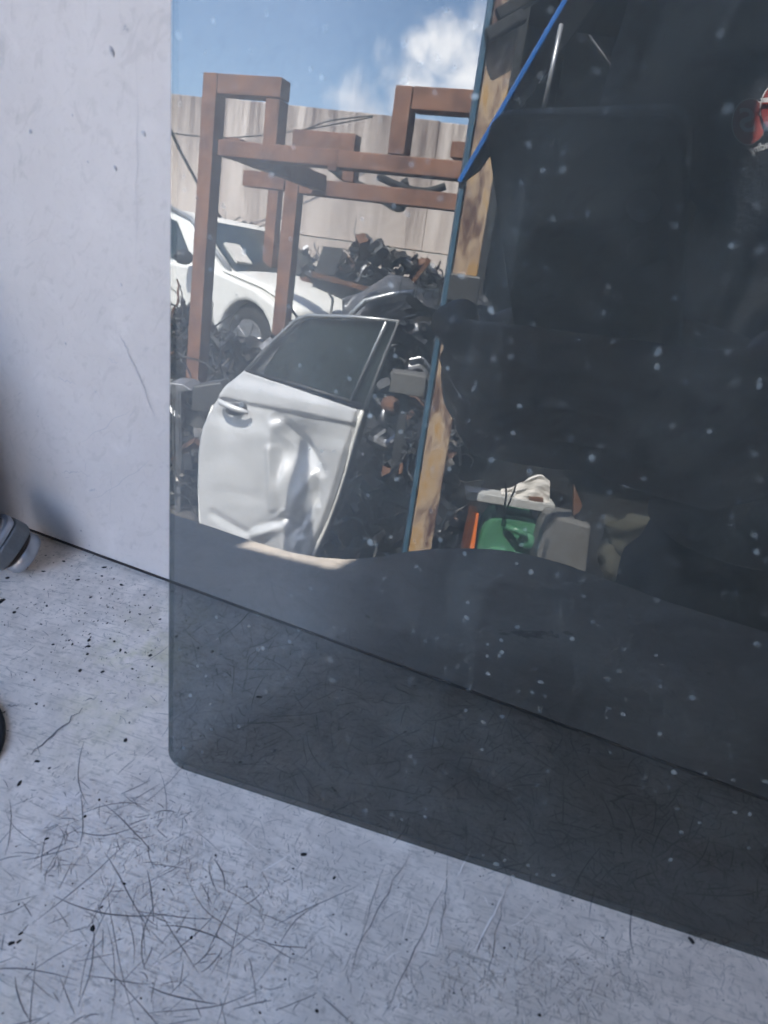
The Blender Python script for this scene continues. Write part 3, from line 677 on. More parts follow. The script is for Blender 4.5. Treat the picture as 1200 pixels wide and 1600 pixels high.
def heap(name, label, prof_px, b, depth, cnt, s, wts=(5, 3, 1.2, 1, 2), zmin=0.0):
    """pieces piled under a skyline given as picture points at depth b"""
    sk = [vab(x, y, b) for x, y in prof_px]; g = MB()
    a0, a1 = sk[0][0], sk[-1][0]
    for _ in range(cnt):
        a = random.uniform(a0, a1)
        for i in range(len(sk)-1):
            if sk[i][0] <= a <= sk[i+1][0]: tt = (a-sk[i][0])/max(1e-6, sk[i+1][0]-sk[i][0]); zt = sk[i][2]*(1-tt)+sk[i+1][2]*tt; break
        q = random.random()**.55; z = zmin+(zt-zmin)*q - s*.25
        bb = b + depth*random.uniform(-.5, .5)*(1.2-q*.7)
        scrap(g, P(a, bb, max(z, s*.15)), s*random.uniform(.5, 1.25), wts)
    core = []
    g.cur = 0
    for i in range(len(sk)-1):
        a_, z_ = sk[i][0], sk[i][2]; a2, z2 = sk[i+1][0], sk[i+1][2]
        g.prism([P(a_, b+depth*.1, 0), P(a2, b+depth*.1, 0), P(a2, b+depth*.1, max(.02, zmin+(z2-zmin)*.8)), P(a_, b+depth*.1, max(.02, zmin+(z_-zmin)*.8))], BX*depth*.4)
    o = g.build(name, SCR, kind='stuff'); return tag(o, label, 'scrap heap')
heap('scrap_heap', 'tangled heap of black engine parts and hoses below the white car', [(245, 500), (275, 482), (300, 470), (325, 488), (345, 515), (372, 528), (400, 524), (430, 530), (470, 560), (520, 600)], 5.75, .6, 1000, .10, (6, 3, .9, .7, 2))
heap('scrap_heap', 'dark scrap parts stacked behind the left side of the silver door', [(240, 600), (275, 598), (300, 603), (330, 600), (360, 590), (420, 600)], 3.5, .5, 260, .11)
heap('scrap_heap', 'pile of greasy engine blocks and sheet metal against the concrete wall', [(470, 420), (500, 395), (530, 385), (552, 372), (575, 362), (592, 378), (620, 392), (650, 398), (690, 425), (720, 440)], 8.6, 1.0, 620, .15, (6, 4, 1.5, .6, 2), .2)
heap('scrap_heap', 'low row of dark parts at the foot of the wall behind the car', [(330, 352), (350, 350), (372, 352), (392, 345), (410, 358), (440, 366), (475, 385), (500, 400)], 9.6, .8, 420, .15, (5, 3, 1.5, .6, 2), .3)
heap('scrap_heap', 'black scrap parts filling the space between silver door and yellow post', [(500, 520), (560, 505), (600, 490), (630, 470), (660, 455), (700, 460), (760, 470)], 4.4, .9, 900, .10, (10, 2, .35, .3, 1.5))
heap('scrap_heap', 'small dark car parts strewn at the foot of the yellow post', [(500, 700), (540, 690), (580, 672), (620, 655), (660, 660), (720, 690)], 3.5, .5, 380, .07, (10, 2, .35, .3, 1))

heap('scrap_heap', 'low dark clutter of car parts on the ground right of the silver door', [(470, 830), (520, 800), (560, 760), (600, 745), (640, 750), (690, 780), (730, 820)], 2.95, .35, 230, .08, (9, 2, .5, .8, 1))
heap('scrap_heap', 'low dark clutter of car parts on the ground left of the silver door', [(240, 720), (270, 690), (300, 680), (330, 690), (350, 720)], 3.2, .3, 150, .08, (9, 2, .8, .4, 1))

# dark skip and dark panels in the engine pile
root = empty('scrap_bin', P(-.35, 8.0, 0), 'open dark steel bin holding engine scrap beside the red rack', 'bin')
for (p, q, r_, s_) in (((505, 385), (537, 388), (522, 430), (490, 428)), ((490, 430), (620, 455), (690, 520), (480, 520))):
    g = MB(); g.prism([vpt(x, y, 8.0) for x, y in (p, q, r_, s_)], BX*.03); g.build('plate', M_DARKST, root)
g = MB(); g.beam(vpt(487, 428, 7.95), vpt(640, 470, 7.95), .03, .05); g.build('rim', M_RUSTY, root)
g = MB(); g.beam(vpt(645, 440, 7.9), vpt(672, 405, 7.9), .06, .04); tag(g.build('rusty_bar', M_RUSTY), 'short rusty steel bar leaning on the engine pile', 'bar')

# crumpled grey car shell behind the silver door
root = empty('wrecked_car', P(-.05, 5.6, 0), 'crumpled grey car shell with bent roof behind the silver door', 'car wreck')
def shell(u, v):
    px = 535+165*u; py = 500-62*math.sin(math.pi*min(1, .15+.75*u))**.8+58*v*(1-.2*u)+8*math.sin(9*u+4*v)+6*noise.noise(Vector((u*6, v*5, 1)))
    return vpt(px, py, 5.9-.5*v+.12*math.sin(7*u+5*v))
g = MB(); g.grid(shell, 26, 14); g.build('roof', surf('crumpled grey paint', (.16, .165, .18), .4, .4, var=.5, scale=9), root, smooth=True, solid=.01)
g = MB(); g.tube([vpt(x, y, 5.3) for x, y in ((535, 505), (570, 470), (620, 458), (690, 455))], .02, 6); g.build('roof_rail', M_TRIM, root, smooth=True)
g = MB(); g.prism([vpt(x, y, 5.5) for x, y in ((590, 478), (640, 470), (690, 476), (700, 560), (560, 560))], BX*.4); g.build('cabin_gap', M_BLACK, root)

# ---- dented silver car door
def db(px): return 2.86 - (px-315)/250*.30
Lc = [(381, 579), (355, 604), (336, 634), (323, 668), (316, 705), (314, 755), (316, 812), (320, 870)]
Rc = [(567, 641), (561, 664), (551, 697), (541, 735), (528, 776), (511, 822), (494, 858), (482, 884)]
def poly(c, t):
    s = t*(len(c)-1); i = min(int(s), len(c)-2); q = s-i; return c[i][0]*(1-q)+c[i+1][0]*q, c[i][1]*(1-q)+c[i+1][1]*q
dn = (vpt(560, 700, db(560))-vpt(330, 700, db(330))).cross(ZX).normalized()
if dn.dot(BX) > 0: dn = -dn
def gs(px, py, cx, cy, rx, ry, rot=0.):
    dx, dy = px-cx, py-cy; c_, s_ = math.cos(rot), math.sin(rot); dx, dy = dx*c_+dy*s_, -dx*s_+dy*c_
    return math.exp(-(dx/rx)**2-(dy/ry)**2)
def sm(x): x = min(1, max(0, x)); return x*x*(3-2*x)
CREASE = [((396, 838), (452, 803), 11, .020), ((452, 803), (478, 832), 9, -.022), ((489, 742), (476, 806), 10, .020), ((441, 655), (505, 735), 14, -.018), ((432, 700), (436, 790), 10, .012), ((500, 790), (470, 850), 9, .018), ((340, 800), (400, 836), 10, -.008)]
def skin(u, v):
    a, b_ = poly(Lc, v), poly(Rc, v); px, py = a[0]*(1-u)+b_[0]*u, a[1]*(1-u)+b_[1]*u
    d = .035*math.sin(math.pi*(.12+.8*v))                       # crown
    line = 640+(px-345)*.20                                      # shoulder crease
    d += .010*sm((py-line+60)/22) - .012*sm((py-line+26)/10) + .008*sm((py-line-2)/26)
    # the big dent: sharp fold at the top left, bowl, lower crumples
    side = sm((px-428+(py-655)*-.05)/10.)
    d -= .070*gs(px, py, 470, 708, 40, 46)*side
    d += .022*gs(px, py, 440, 662, 10, 12)
    d += .020*gs(px, py, 447, 745, 12, 34, .2)
    d -= .050*gs(px, py, 492, 778, 15, 36, .25)
    d += .020*gs(px, py, 472, 772, 8, 30, .3)
    d -= .030*gs(px, py, 440, 812, 28, 7, -.35)
    d += .020*gs(px, py, 425, 828, 22, 8, -.4)
    d -= .022*gs(px, py, 468, 822, 9, 18, .5)
    d -= .005*gs(px, py, 385, 770, 40, 12, .15)
    d -= .010*gs(px, py, 362, 650, 14, 30, .1)
    d += .002*noise.noise(Vector((px*.03, py*.03, 2.)))
    for (xa, ya), (xb, yb), w_, am in CREASE:
        L2 = (xb-xa)**2+(yb-ya)**2; q_ = min(1, max(0, ((px-xa)*(xb-xa)+(py-ya)*(yb-ya))/L2)); d += am*max(0, 1-math.hypot(px-xa-q_*(xb-xa), py-ya-q_*(yb-ya))/w_)
    edge = min(u, 1-u); d -= .02*(1-sm(edge/.035))
    return vpt(px, py, db(px)) + dn*d
root = empty('car_door', vpt(420, 870, 2.75), 'dented silver car rear door standing upright in front of the scrap', 'car door')
g = MB(); g.grid(skin, 130, 140); dsk = g.build('skin', M_SILVER, root, smooth=True, solid=.004)
g = MB(); g.prism([vpt(x, y, db(x)+.06) for x, y in Lc + Rc[::-1]], -dn*.05); g.build('inner_shell', M_BLACK, root)
g = MB(); g.tube([vpt(x+1.5, y, db(x))+dn*.012 for x, y in Rc], .008, 6); g.build('edge_flange', M_CARW, root, smooth=True)
g = MB(); g.tube([vpt(x-1.5, y, db(x))+dn*.004 for x, y in Lc[2:]], .007, 6); g.build('edge_flange', M_CARW, root, smooth=True)
def strip(name, pts, r, mat): g = MB(); g.tube([vpt(x, y, db(x)+.01) for x, y in pts], r, 6); return g.build(name, mat, root, smooth=True)
wf = strip('window_frame', [(383, 580), (425, 535), (462, 500), (481, 493), (550, 495), (622, 502), (600, 560), (570, 638)], .0075, M_TRIM)
strip('belt_trim', [(385, 580), (470, 603), (567, 634)], .008, M_BLACK); strip('window_divider', [(604, 502), (578, 560), (548, 627)], .0065, M_TRIM)
g = MB(); g.prism([vpt(x, y, db(x)+.025) for x, y in ((410, 586), (446, 530), (482, 498), (606, 504), (552, 632))], BX*.004); g.build('door_glass', M_GLASSD, root)
g = MB(); g.prism([vpt(x, y, db(x)+.025) for x, y in ((607, 504), (621, 504), (569, 636), (553, 632))], BX*.004); g.build('quarter_glass', M_GLASSD, root)
g = MB(); g.prism([vpt(x, y, db(x)+.028) for x, y in ((386, 580), (463, 502), (480, 497), (445, 530), (409, 585))], BX*.012); g.build('frame_cover', surf('grey frame', (.12, .125, .13), .5), root)
def dpt(px, py, off): return vpt(px, py, db(px)) + dn*off
g = MB(); g.ellipsoid(dpt(381, 637, .046), AX*.040, dn*.006, ZX*.028+AX*.01); g.build('handle_recess', M_DARKST, dsk, smooth=True)
g = MB(); g.tube([dpt(x, y, .052+o_) for x, y, o_ in ((356, 624, 0), (364, 627, .018), (380, 633, .026), (394, 639, .02), (402, 643, .002))], [.008, .011, .012, .011, .008], 8); g.build('handle', M_SILVER, dsk, smooth=True)

# wheel / bumper bits left of the door
g = MB(); g.prism([vpt(x, y, 3.15) for x, y in ((300, 603), (345, 596), (352, 615), (330, 645), (298, 642))], BX*.12); tag(g.build('bumper_piece', M_DARKST, bevel=.01), 'grey plastic bumper piece sticking out left of the silver door', 'car part')
g = MB(); g.prism([vpt(x, y, 3.3) for x, y in ((262, 598), (285, 600), (300, 610), (262, 616))], BX*.2); tag(g.build('metal_plate', M_ALU, bevel=.004), 'pale metal plate lying on scrap at the left edge of the glass', 'plate')
for k in range(4):
    g = MB(); x = 272+k*3.5; g.tube([vpt(x+random.uniform(-2, 2), 612, 3.1), vpt(x+random.uniform(-2, 2), 690, 3.1), vpt(x+random.uniform(-3, 3), 800, 3.1)], .004, 5)
    tag(g.build('wire_strand', M_ALU), ['leftmost', 'second', 'third', 'rightmost'][k]+' thin metal wire hanging between glass edge and silver door', 'wire', 'wires left of the door')

# grey stand with a block on top
root = empty('grey_stand', vpt(634, 860, 3.0), 'thin grey post with a pale block on top beside the silver door', 'stand')
a0, _, z0 = vab(634, 615, 3.0); g = MB(); g.abox(a0-.018, a0+.018, 3.0, 3.04, 0, z0); g.build('post', M_DARKST, root, bevel=.002)
a0, _, z0 = vab(640, 582, 3.0); g = MB(); g.abox(a0-.07, a0+.07, 2.95, 3.08, z0-.085, z0); g.build('block', M_GREYP, root, bevel=.006)
root = empty('rusty_turbo', vpt(605, 650, 3.2), 'rusty round turbo housing among dark parts right of the silver door', 'car part')
g = MB(); g.lathe(vpt(606, 632, 3.2), (-BX+AX*.5).normalized(), [(0, .028), (.01, .04), (.05, .04), (.06, .03), (.1, .025)], 20); g.build('housing', M_RUSTY, root, smooth=True)
g = MB(); g.tube([vpt(600, 640, 3.15), vpt(598, 655, 3.15), vpt(603, 668, 3.15)], .012, 8); g.build('pipe', M_ALU, root, smooth=True)
for k, (px, py, mt, lb) in enumerate(((655, 572, M_ALU, 'pale metal bracket above the grey stand'), (650, 630, M_RUST, 'small red plastic piece behind the grey stand'), (545, 690, M_GREYP, 'beige plastic cover beside the lower silver door'), (600, 690, M_ALU, 'small shiny clip in the dark parts'), (612, 740, M_RUSTY, 'brown cardboard scrap low among dark parts'), (530, 830, M_ALU, 'thin pale shard at the foot of the silver door'))):
    g = MB(); c_ = vpt(px, py, 3.25); g.grid(lambda u, v: c_ + AX*(u-.5)*.09 + ZX*((v-.5)*.05+.03*u*math.sin(4*u+k)) + BX*.03*math.sin(3*v+k), 6, 4); tag(g.build('loose_part', mt, solid=.006), lb, 'car part')

# ---- peeling yellow post with a blue edge, and the open shed to its right
root = empty('gate_post', P(.12, 2.3, 0), 'tall yellow post with peeling paint and a blue edge', 'post')
a0, _, _ = vab(655, 860, 2.3); pw = .078
g = MB(); g.abox(a0-pw/2, a0+pw/2, 2.3, 2.38, 0, 3.2); g.build('post', M_POST, root, bevel=.004)
g = MB(); g.abox(a0-pw/2-.014, a0-pw/2-.001, 2.285, 2.40, 0, 3.2); g.build('blue_edge', M_BLUEP, root, bevel=.002)
a1, _, z1 = vab(722, 448, 2.28); g = MB(); g.abox(a0-pw/2-.004, a0+pw/2+.012, 2.285, 2.40, z1-.045, z1+.035); g.build('clamp', M_DARKST, root, bevel=.006)
zt = vab(800, 45, 2.28)[2]
for dz, dx in ((0, .0), (.05, .02)):
    g = MB(); g.obox(P(a0+dx, 2.265, zt+dz), (AX*.045+ZX*.03), BX*.02, (ZX*.012-AX*.009)); g.build('bracket', M_RUBBER, root, bevel=.004)

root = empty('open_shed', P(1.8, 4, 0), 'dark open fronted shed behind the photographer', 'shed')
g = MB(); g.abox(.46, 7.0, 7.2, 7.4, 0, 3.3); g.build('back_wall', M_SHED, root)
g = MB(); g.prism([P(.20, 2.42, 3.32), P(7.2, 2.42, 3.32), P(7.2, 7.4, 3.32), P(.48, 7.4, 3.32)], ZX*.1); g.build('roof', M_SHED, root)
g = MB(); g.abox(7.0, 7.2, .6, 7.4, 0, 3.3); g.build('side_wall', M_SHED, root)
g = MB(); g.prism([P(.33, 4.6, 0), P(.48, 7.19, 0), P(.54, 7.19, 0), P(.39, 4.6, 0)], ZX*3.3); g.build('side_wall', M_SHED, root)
g = MB(); g.prism([P(.0, .7, .004), P(7, .7, .004), P(7, 7.2, .004), P(.46, 7.2, .004)], ZX*.01); fl = g.build('shade_dark_floor', surf('shade dark concrete', (.014, .014, .014), .8, var=.5, scale=4, spec=.15), kind='structure')  # slab added and coloured near black in place of shade on the shed floor
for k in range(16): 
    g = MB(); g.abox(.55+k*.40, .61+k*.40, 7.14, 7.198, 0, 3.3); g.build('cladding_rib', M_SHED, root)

# raised blue tailgate in front of the post
root = empty('raised_tailgate', P(.6, 1.75, 0), 'raised dark tailgate with a thin blue edge in front of the yellow post', 'tailgate')
tg = [(718, 287), (885, 0), (960, -130), (1010, -130), (925, 10), (748, 265)]
g = MB(); g.prism([vpt(x, y, 1.75) for x, y in tg], BX*.02+AX*.004); g.build('inner_trim', surf('black trim', (.006, .006, .007), .8, var=.3, spec=.1), root)
g = MB(); p0, p1 = vpt(717, 285, 1.742), vpt(962, -135, 1.742); g.beam(p0, p1, .010, .012, ref=BX); g.build('blue_edge', M_HATCH, root, bevel=.002)
g = MB(); g.tube([vpt(877, 38, 1.70), vpt(846, 186, 1.70)], .005, 8); g.build('gas_strut', M_TRIM, root, smooth=True)
g = MB(); g.obox(vpt(722, 290, 1.76), AX*.008, BX*.006, ZX*.006); g.build('latch', M_ALU, root)
g = MB(); g.tube([vpt(920, 55, 2.1), vpt(960, 110, 2.1), vpt(1005, 175, 2.1)], .004, 8); tag(g.build('hanging_rod', M_BLACK, smooth=True), 'faint grey rod hanging slanted inside the dark shed', 'rod')

# ---- shelf with jerrycan and odds and ends
root = empty('low_shelf', P(.45, 2.75, 0), 'low grey plank shelf right of the yellow post', 'shelf')
aL, _, zL = vab(728, 770, 2.7); aR, _, zR = vab(868, 790, 2.7); jl_ = vab(748, 830, 2.75)[0]
g = MB(); g.prism([vpt(728, 767, 2.66), vpt(868, 789, 2.66), vpt(866, 803, 2.66), vpt(729, 781, 2.66)], BX*.09); g.build('plank', M_PLANK, root, bevel=.004)
for a_ in (jl_+.06, jl_+.20):
    g = MB(); g.abox(a_-.015, a_+.015, 2.91, 2.94, 0, zR-.03); g.build('leg', M_DARKST, root); g = MB(); g.abox(a_-.012, a_+.012, 2.70, 2.909, zR-.06, zR-.035); g.build('arm', M_DARKST, root)
# green jerrycan
ja, _, jz = vab(797, 797, 2.75); jl = vab(748, 830, 2.75)[0]; jr = vab(850, 830, 2.75)[0]; jc = (jl+jr)/2; hw = (jr-jl)/2
root = empty('jerrycan', P(jc, 2.75, 0), 'green plastic jerrycan with a moulded handle under the low shelf', 'jerrycan')
out = []
for k in range(40):
    a_ = 6.2832*k/40; e_ = .62; out.append((math.copysign(abs(math.cos(a_))**e_, math.cos(a_))*hw, jz/2+math.copysign(abs(math.sin(a_))**e_, math.sin(a_))*jz/2))
g = MB(); g.prism([P(jc+x_, 2.70, z_) for x_, z_ in out], BX*.15); g.build('body', M_GREEN, root, bevel=.022, smooth=False)
g = MB(); g.tube([P(jc+.03, 2.69, jz*.70), P(jc+.035, 2.655, jz*.82), P(jc+.0, 2.65, jz*.86), P(jc-.04, 2.69, jz*.84)], .013, 8); g.build('handle', M_GREEN, root, smooth=True)
g = MB(); g.lathe(P(jc+.055, 2.70, jz*.72), -BX, [(0, .03), (.03, .03), (.034, .026), (.036, .01)], 18); g.build('cap', M_GREEN, root, smooth=True)
for s_, z0, z1 in ((-.045, .25, .58), (.035, .2, .55)):
    g = MB(); g.abox(jc+s_-.032, jc+s_+.032, 2.688, 2.702, jz*z0, jz*z1); g.build('moulded_panel', M_GREEN, root, bevel=.006)
g = MB(); g.prism([vpt(x, y, 2.68) for x, y in ((736, 800), (749, 803), (740, 870), (722, 866))], BX*.10); tag(g.build('orange_case', M_ORANGE, bevel=.006), 'upright orange plastic case left of the green jerrycan', 'case')
g = MB(); g.ellipsoid(vpt(712, 846, 2.7), AX*.012+ZX*.01, BX*.02, ZX*.03); tag(g.build('pale_cone', M_GREYP, smooth=True), 'small pale rounded plastic piece left of the orange case', 'plastic piece')
root = empty('grey_canister', vpt(880, 860, 2.6), 'grey plastic canister standing right of the green jerrycan', 'canister')
g = MB(); g.prism([vpt(x, y, 2.55) for x, y in ((858, 806), (866, 806), (925, 822), (915, 905), (836, 890), (848, 830))], BX*.16); g.build('body', M_GREYP, root, bevel=.012)
g = MB(); g.lathe(vpt(905, 815, 2.6), ZX, [(0, .022), (.03, .022), (.032, .01)], 14); g.build('cap', M_BLACK, root)
g = MB()
def bag(u, v):
    px = 945+85*u; py = 812+90*v+4*math.sin(6*u); return vpt(px, py, 1.95+.04*math.sin(5*u+2)*math.cos(4*v)+.03*noise.noise(Vector((u*4, v*4, 3))))
g.grid(bag, 14, 12); tag(g.build('olive_sack', M_OLIVE, smooth=True, solid=.05), 'dull olive cloth sack right of the grey canister', 'sack')
def pap(u, v):
    px = 783+75*u; top_ = 766-24*sm(u*1.15) + 22*max(0, u-.85)/.15*.4; py = top_+(776+12*u-top_)*v
    return vpt(px, py, 2.69-.015*v*(1-.6*u)+.02*noise.noise(Vector((u*4, v*3, 4))))
g = MB(); g.grid(pap, 16, 8); tag(g.build('crumpled_bag', M_PAPER, solid=.012), 'crumpled white paper bag lying on the low shelf', 'paper bag')
g = MB(); g.prism([vpt(x, y, 2.665) for x, y in ((828, 776), (850, 779), (848, 788), (826, 785))], BX*.06); tag(g.build('rusty_block', M_RUSTY, bevel=.004), 'small rusty brown block beside the paper bag on the shelf', 'block')
g = MB(); g.prism([vpt(x, y, 1.9) for x, y in ((897, 758), (910, 790), (905, 800), (896, 806))], BX*.02); tag(g.build('brown_card', M_RUSTY), 'thin brown card standing above the grey canister', 'card')

# ------------------------------------------------------------------ phone, photographer
def ph(x, y, z): return CAM + RM @ Vector((x, y, z))     # camera axes: right, down, forward
root = empty('mobile_phone', ph(-.02, .148, -.007), 'dark mobile phone held up in both hands in front of the shirt', 'phone')
def rr_(x0, x1, y0, y1, r):
    o = []
    for cx, cy, a0 in ((x1-r, y0+r, -90), (x1-r, y1-r, 0), (x0+r, y1-r, 90), (x0+r, y0+r, 180)):
        for i in range(7): a_ = R(a0+90*i/6); o.append((cx+r*math.cos(a_), cy+r*math.sin(a_)))
    return o
g = MB(); g.prism([ph(x, y, -.0105) for x, y in rr_(-.060, .0145, -.0145, .148, .010)], RM @ Vector((0, 0, .0068))); g.build('frame', M_PHRIM, root, bevel=.0016)
g = MB(); g.prism([ph(x, y, -.0036) for x, y in rr_(-.0588, .0133, -.0133, .1468, .009)], RM @ Vector((0, 0, .0004))); g.build('back_cover', M_PHONE, root)
g = MB(); g.prism([ph(x, y, -.0108) for x, y in rr_(-.0585, .013, -.013, .1465, .009)], RM @ Vector((0, 0, .0002))); g.build('screen', M_LENS, root)
for y in (0, .018, .036):
    g = MB(); g.lathe(ph(0, y, -.0032), RM @ Vector((0, 0, 1)), [(0, .0062), (.0008, .0062), (.0010, .0055)], 20); l_ = g.build('lens', M_LENS, root)
pts = []
for q in ((790, 752), (791, 775), (787, 800), (786, 815), (784, 821), (788, 823), (790, 816), (788, 805), (796, 785), (804, 765), (807, 752)): pts.append(vpt(*q, .34))
g = MB(); g.tube(pts, .00045, 6); tag(g.build('wrist_cord', M_RUBBER, smooth=True), 'thin black looped cord dangling below the phone', 'cord')

# photographer: chest about 0.62 from the mirrored lens, facing the glass
pa, pb = .405, .775
person = empty('person', P(pa, pb, 0), 'person in a dark printed T shirt holding up a phone, mirrored in the glass', 'person')
def loft(mb, rings, n=28, pw=2.3):      # rings: (a, b, z, half width, half depth)
    vs = []; fs = []
    for a_, b_, z_, hw_, hd_ in rings:
        for k in range(n):
            t_ = 6.2832*k/n; c_, s_ = math.cos(t_), math.sin(t_)
            vs.append(P(a_+math.copysign(abs(c_)**(2/pw), c_)*hw_, b_+math.copysign(abs(s_)**(2/pw), s_)*hd_, z_))
    m_ = len(rings)
    for i in range(m_-1):
        for k in range(n): fs.append([i*n+k, i*n+(k+1) % n, (i+1)*n+(k+1) % n, (i+1)*n+k])
    fs += [list(range(n))[::-1], list(range((m_-1)*n, m_*n))]; mb.add(vs, fs)
def rem(o, vox, smooth=4):
    md = o.modifiers.new('join', 'REMESH'); md.mode = 'VOXEL'; md.voxel_size = vox; md.use_smooth_shade = True
    md = o.modifiers.new('smooth', 'SMOOTH'); md.iterations = smooth; md.factor = .5
body = MB()
HD = 1.60
loft(body, [(pa+.055, pb+.02, .92, .14, .10), (pa+.04, pb+.01, 1.10, .135, .095), (pa, pb, 1.30, .165, .105), (pa, pb+.005, 1.40, .15, .09), (pa, pb+.015, 1.46, .065, .06), (pa, pb+.005, 1.53, .056, .058), (pa, pb-.01, 1.58, .06, .07)])
body.ellipsoid(P(pa, pb-.012, HD+.04), AX*.077, BX*.096, ZX*.115, 22, 16)
body.ellipsoid(P(pa, pb-.052, HD-.035), AX*.050, BX*.050, ZX*.045)
body.tube([P(pa, pb-.098, HD+.055), P(pa, pb-.115, HD+.012), P(pa, pb-.10, HD+.004)], [.007, .014, .009], 10)
body.tube([P(pa-.024, pb-.094, HD-.033), P(pa, pb-.103, HD-.031), P(pa+.024, pb-.094, HD-.033)], .007, 8)
for s_ in (-1, 1): body.ellipsoid(P(pa+s_*.08, pb+.005, HD+.03), AX*.012, BX*.022, ZX*.033)
def arm(side):
    sh = P(pa+side*.185, pb+.01, 1.415)
    if side < 0:
        wr = ph(-.108, .172, -.050); el = P(pa-.215, pb-.04, 1.07)
        knx, dirx = -.092, 1
    else:
        wr = ph(.075, .175, -.045); el = P(pa+.26, pb-.02, 1.08)
        knx, dirx = .046, -1
    body.tube([sh, sh.lerp(el, .5), el], [.055, .048, .040], 14)
    body.tube([el, el.lerp(wr, .35), wr], [.041, .040, .027], 14)
    palm = ph(knx-dirx*.004, .125, -.024)
    body.tube([wr, wr.lerp(palm, .5), palm], [.027, .027, .022], 12)
    body.tube([ph(knx-dirx*.002, .090, -.018), ph(knx-dirx*.004, .125, -.022), ph(knx, .155, -.022)], [.013, .017, .014], 10)
    ys = (.082, .104, .126, .147); ln = (.070, .080, .074, .055)
    for y_, L in zip(ys, ln):
        p = [ph(knx, y_+.004, -.018), ph(knx-dirx*.003, y_, -.004), ph(knx+dirx*.010, y_-.002, .0085), ph(knx+dirx*(.012+L*.45), y_-.003, .0085), ph(knx+dirx*(.012+L*.8), y_-.002, .0060), ph(knx+dirx*(.012+L), y_-.001, .0052)]
        body.tube(p, [.010, .0102, .0098, .0092, .0085, .0068], 12)
        body.ellipsoid(p[-1], RM @ Vector((.0068, 0, 0)), RM @ Vector((0, .0068, 0)), RM @ Vector((0, 0, .0068)), 10, 6)
    tp = [ph(knx-dirx*.002, .118, -.028), ph(knx+dirx*.016, .100, -.028), ph(knx+dirx*.034, .090, -.022), ph(knx+dirx*.045, .085, -.0205)]
    body.tube(tp, [.013, .0115, .0105, .0085], 12); body.ellipsoid(tp[-1], RM @ Vector((.0085, 0, 0)), RM @ Vector((0, .0085, 0)), RM @ Vector((0, 0, .0085)), 10, 6)
    return sh, el
armL = arm(-1); armR = arm(1)
bo = body.build('body', M_SKIN, person); rem(bo, .0032, 3)
sh_ = MB()
loft(sh_, [(pa+.06, pb+.02, .88, .165, .120), (pa+.055, pb+.015, 1.0, .160, .118), (pa+.035, pb+.005, 1.15, .170, .122), (pa, pb-.002, 1.28, .205, .134), (pa, pb, 1.37, .205, .126), (pa, pb+.005, 1.43, .15, .095), (pa, pb+.012, 1.465, .08, .072), (pa, pb+.012, 1.478, .07, .066)], pw=3.0)
for s_, el in ((-1, armL), (1, armR)):
    p, q = el; sh_.tube([p+(P(pa, pb, 1.40)-p)*.35, p, p.lerp(q, .32), p.lerp(q, .62)], [.07, .072, .066, .068], 18)
so_ = sh_.build('t_shirt', M_SHIRT, person); rem(so_, .007, 5)
tr_ = MB()
pq = pa+.06
loft(tr_, [(pq, pb+.02, .93, .155, .112), (pq, pb+.02, .82, .175, .125), (pq, pb+.02, .76, .16, .11)])
for s_ in (-1, 1): tr_.tube([P(pq+s_*.085, pb+.02, .84), P(pq+s_*.10, pb+.01, .48), P(pq+s_*.11, pb+.03, .07)], [.105, .075, .065], 16)
rem(tr_.build('trousers', M_JEANS, person), .009, 4)
for s_ in (-1, 1):
    g = MB(); g.ellipsoid(P(pq+s_*.115, pb-.04, .05), AX*.05, BX*.14, ZX*.05, 16, 10); g.build('shoe', M_BLACK, person, smooth=True)
g = MB(); g.ellipsoid(P(pa, pb+.008, HD+.065), AX*.085, BX*.098, ZX*.105, 22, 14); g.build('hair', M_HAIR, person, smooth=True)
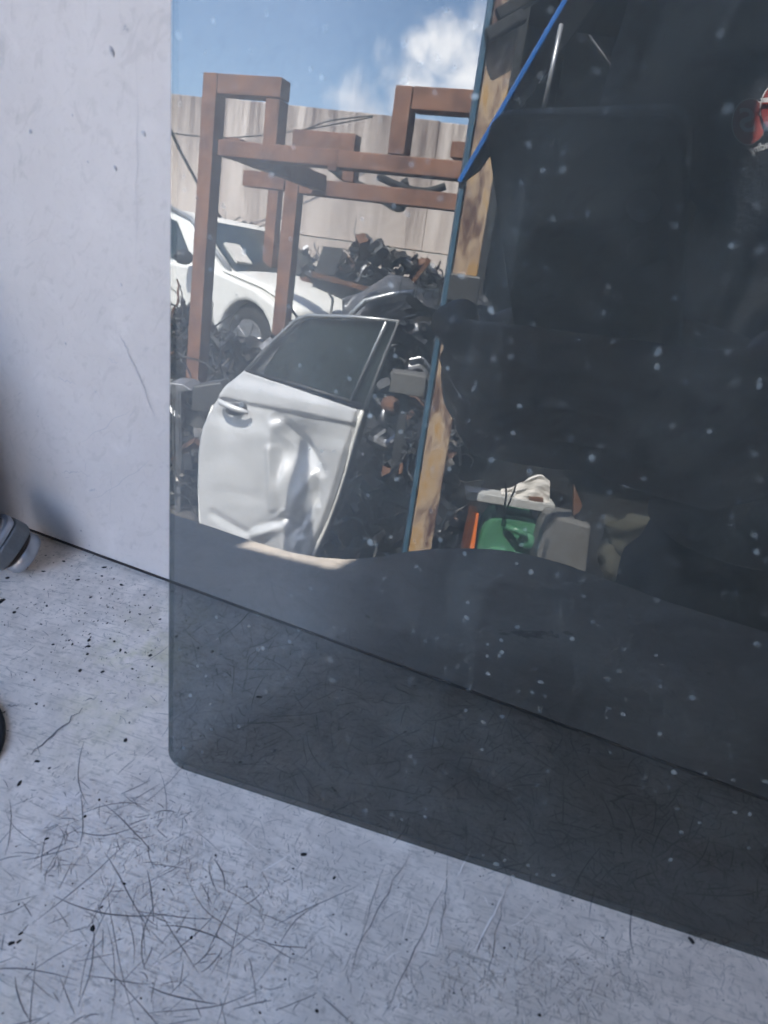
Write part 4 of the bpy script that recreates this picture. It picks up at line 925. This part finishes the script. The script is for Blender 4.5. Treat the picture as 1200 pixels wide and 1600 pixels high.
for s_ in (-1, 1):
    g = MB(); g.ellipsoid(P(pa+s_*.031, pb-.096, HD+.035), AX*.012, BX*.008, ZX*.008); g.build('eye', M_PRINT, person, smooth=True)
    g = MB(); g.ellipsoid(P(pa+s_*.031, pb-.1035, HD+.035), AX*.005, BX*.002, ZX*.005); g.build('pupil', M_BLACK, person, smooth=True)

# shirt print: overlapping red ovals with letters, small word below (reads rightly on the shirt, mirrored in the pane)
LB = pb-.142
def spt(px, py, k=0): return vpt(px, py, LB-.0012*k)
def oval(name, cx, cy, rx, ry, rot, mat, k):
    pts = []
    for i in range(40):
        a_ = 6.2832*i/40; x_, y_ = rx*math.cos(a_), ry*math.sin(a_); pts.append(spt(cx+x_*math.cos(rot)-y_*math.sin(rot), cy+x_*math.sin(rot)+y_*math.cos(rot), k))
    g = MB(); g.prism(pts, BX*.0006); return g.build(name, mat, so_)
oval('logo_border', 1171, 190, 27.5, 37, .12, M_PRINT_SHADE, 1); oval('logo_oval', 1171, 190, 25.8, 35.2, .12, M_LOGO_SHADE, 2)
oval('logo_border', 1219, 168, 31.5, 42, .12, M_PRINT, 3); oval('logo_oval', 1219, 168, 29.5, 40, .12, M_LOGO, 4)
def letters(txt, opx, lpx, hpx, mat, k, size, bold=0.0, shear=0.0):
    cu = bpy.data.curves.new('txt', 'FONT'); cu.body = txt; cu.size = 1; cu.extrude = .0; cu.offset = bold; cu.shear = shear; cu.align_x = 'LEFT'
    o = bpy.data.objects.new('txt', cu); C.objects.link(o); dg = bpy.context.evaluated_depsgraph_get()
    me = bpy.data.meshes.new_from_object(o.evaluated_get(dg)); bpy.data.objects.remove(o)
    p0, px_, pu = spt(*opx, k), spt(*lpx, k), spt(*hpx, k)
    wmax = max(v.co.x for v in me.vertices); ex, ey = (px_-p0)/wmax, (pu-p0)/size
    for v in me.vertices: v.co = p0 + ex*v.co.x + ey*v.co.y
    me.name = 'print'; me.materials.append(mat); ob = bpy.data.objects.new('print', me); C.objects.link(ob); ob.parent = so_
    return ob
letters('S', (1181, 207), (1156, 203), (1179, 170), M_PRINT_SHADE, 5, .72, .02)
letters('T', (1248, 190), (1190, 192), (1246, 150), M_PRINT, 6, .72, .02)
letters('Trading', (1216, 226), (1173, 241), (1214, 213), M_PRINT, 2, .72, .0, .2)
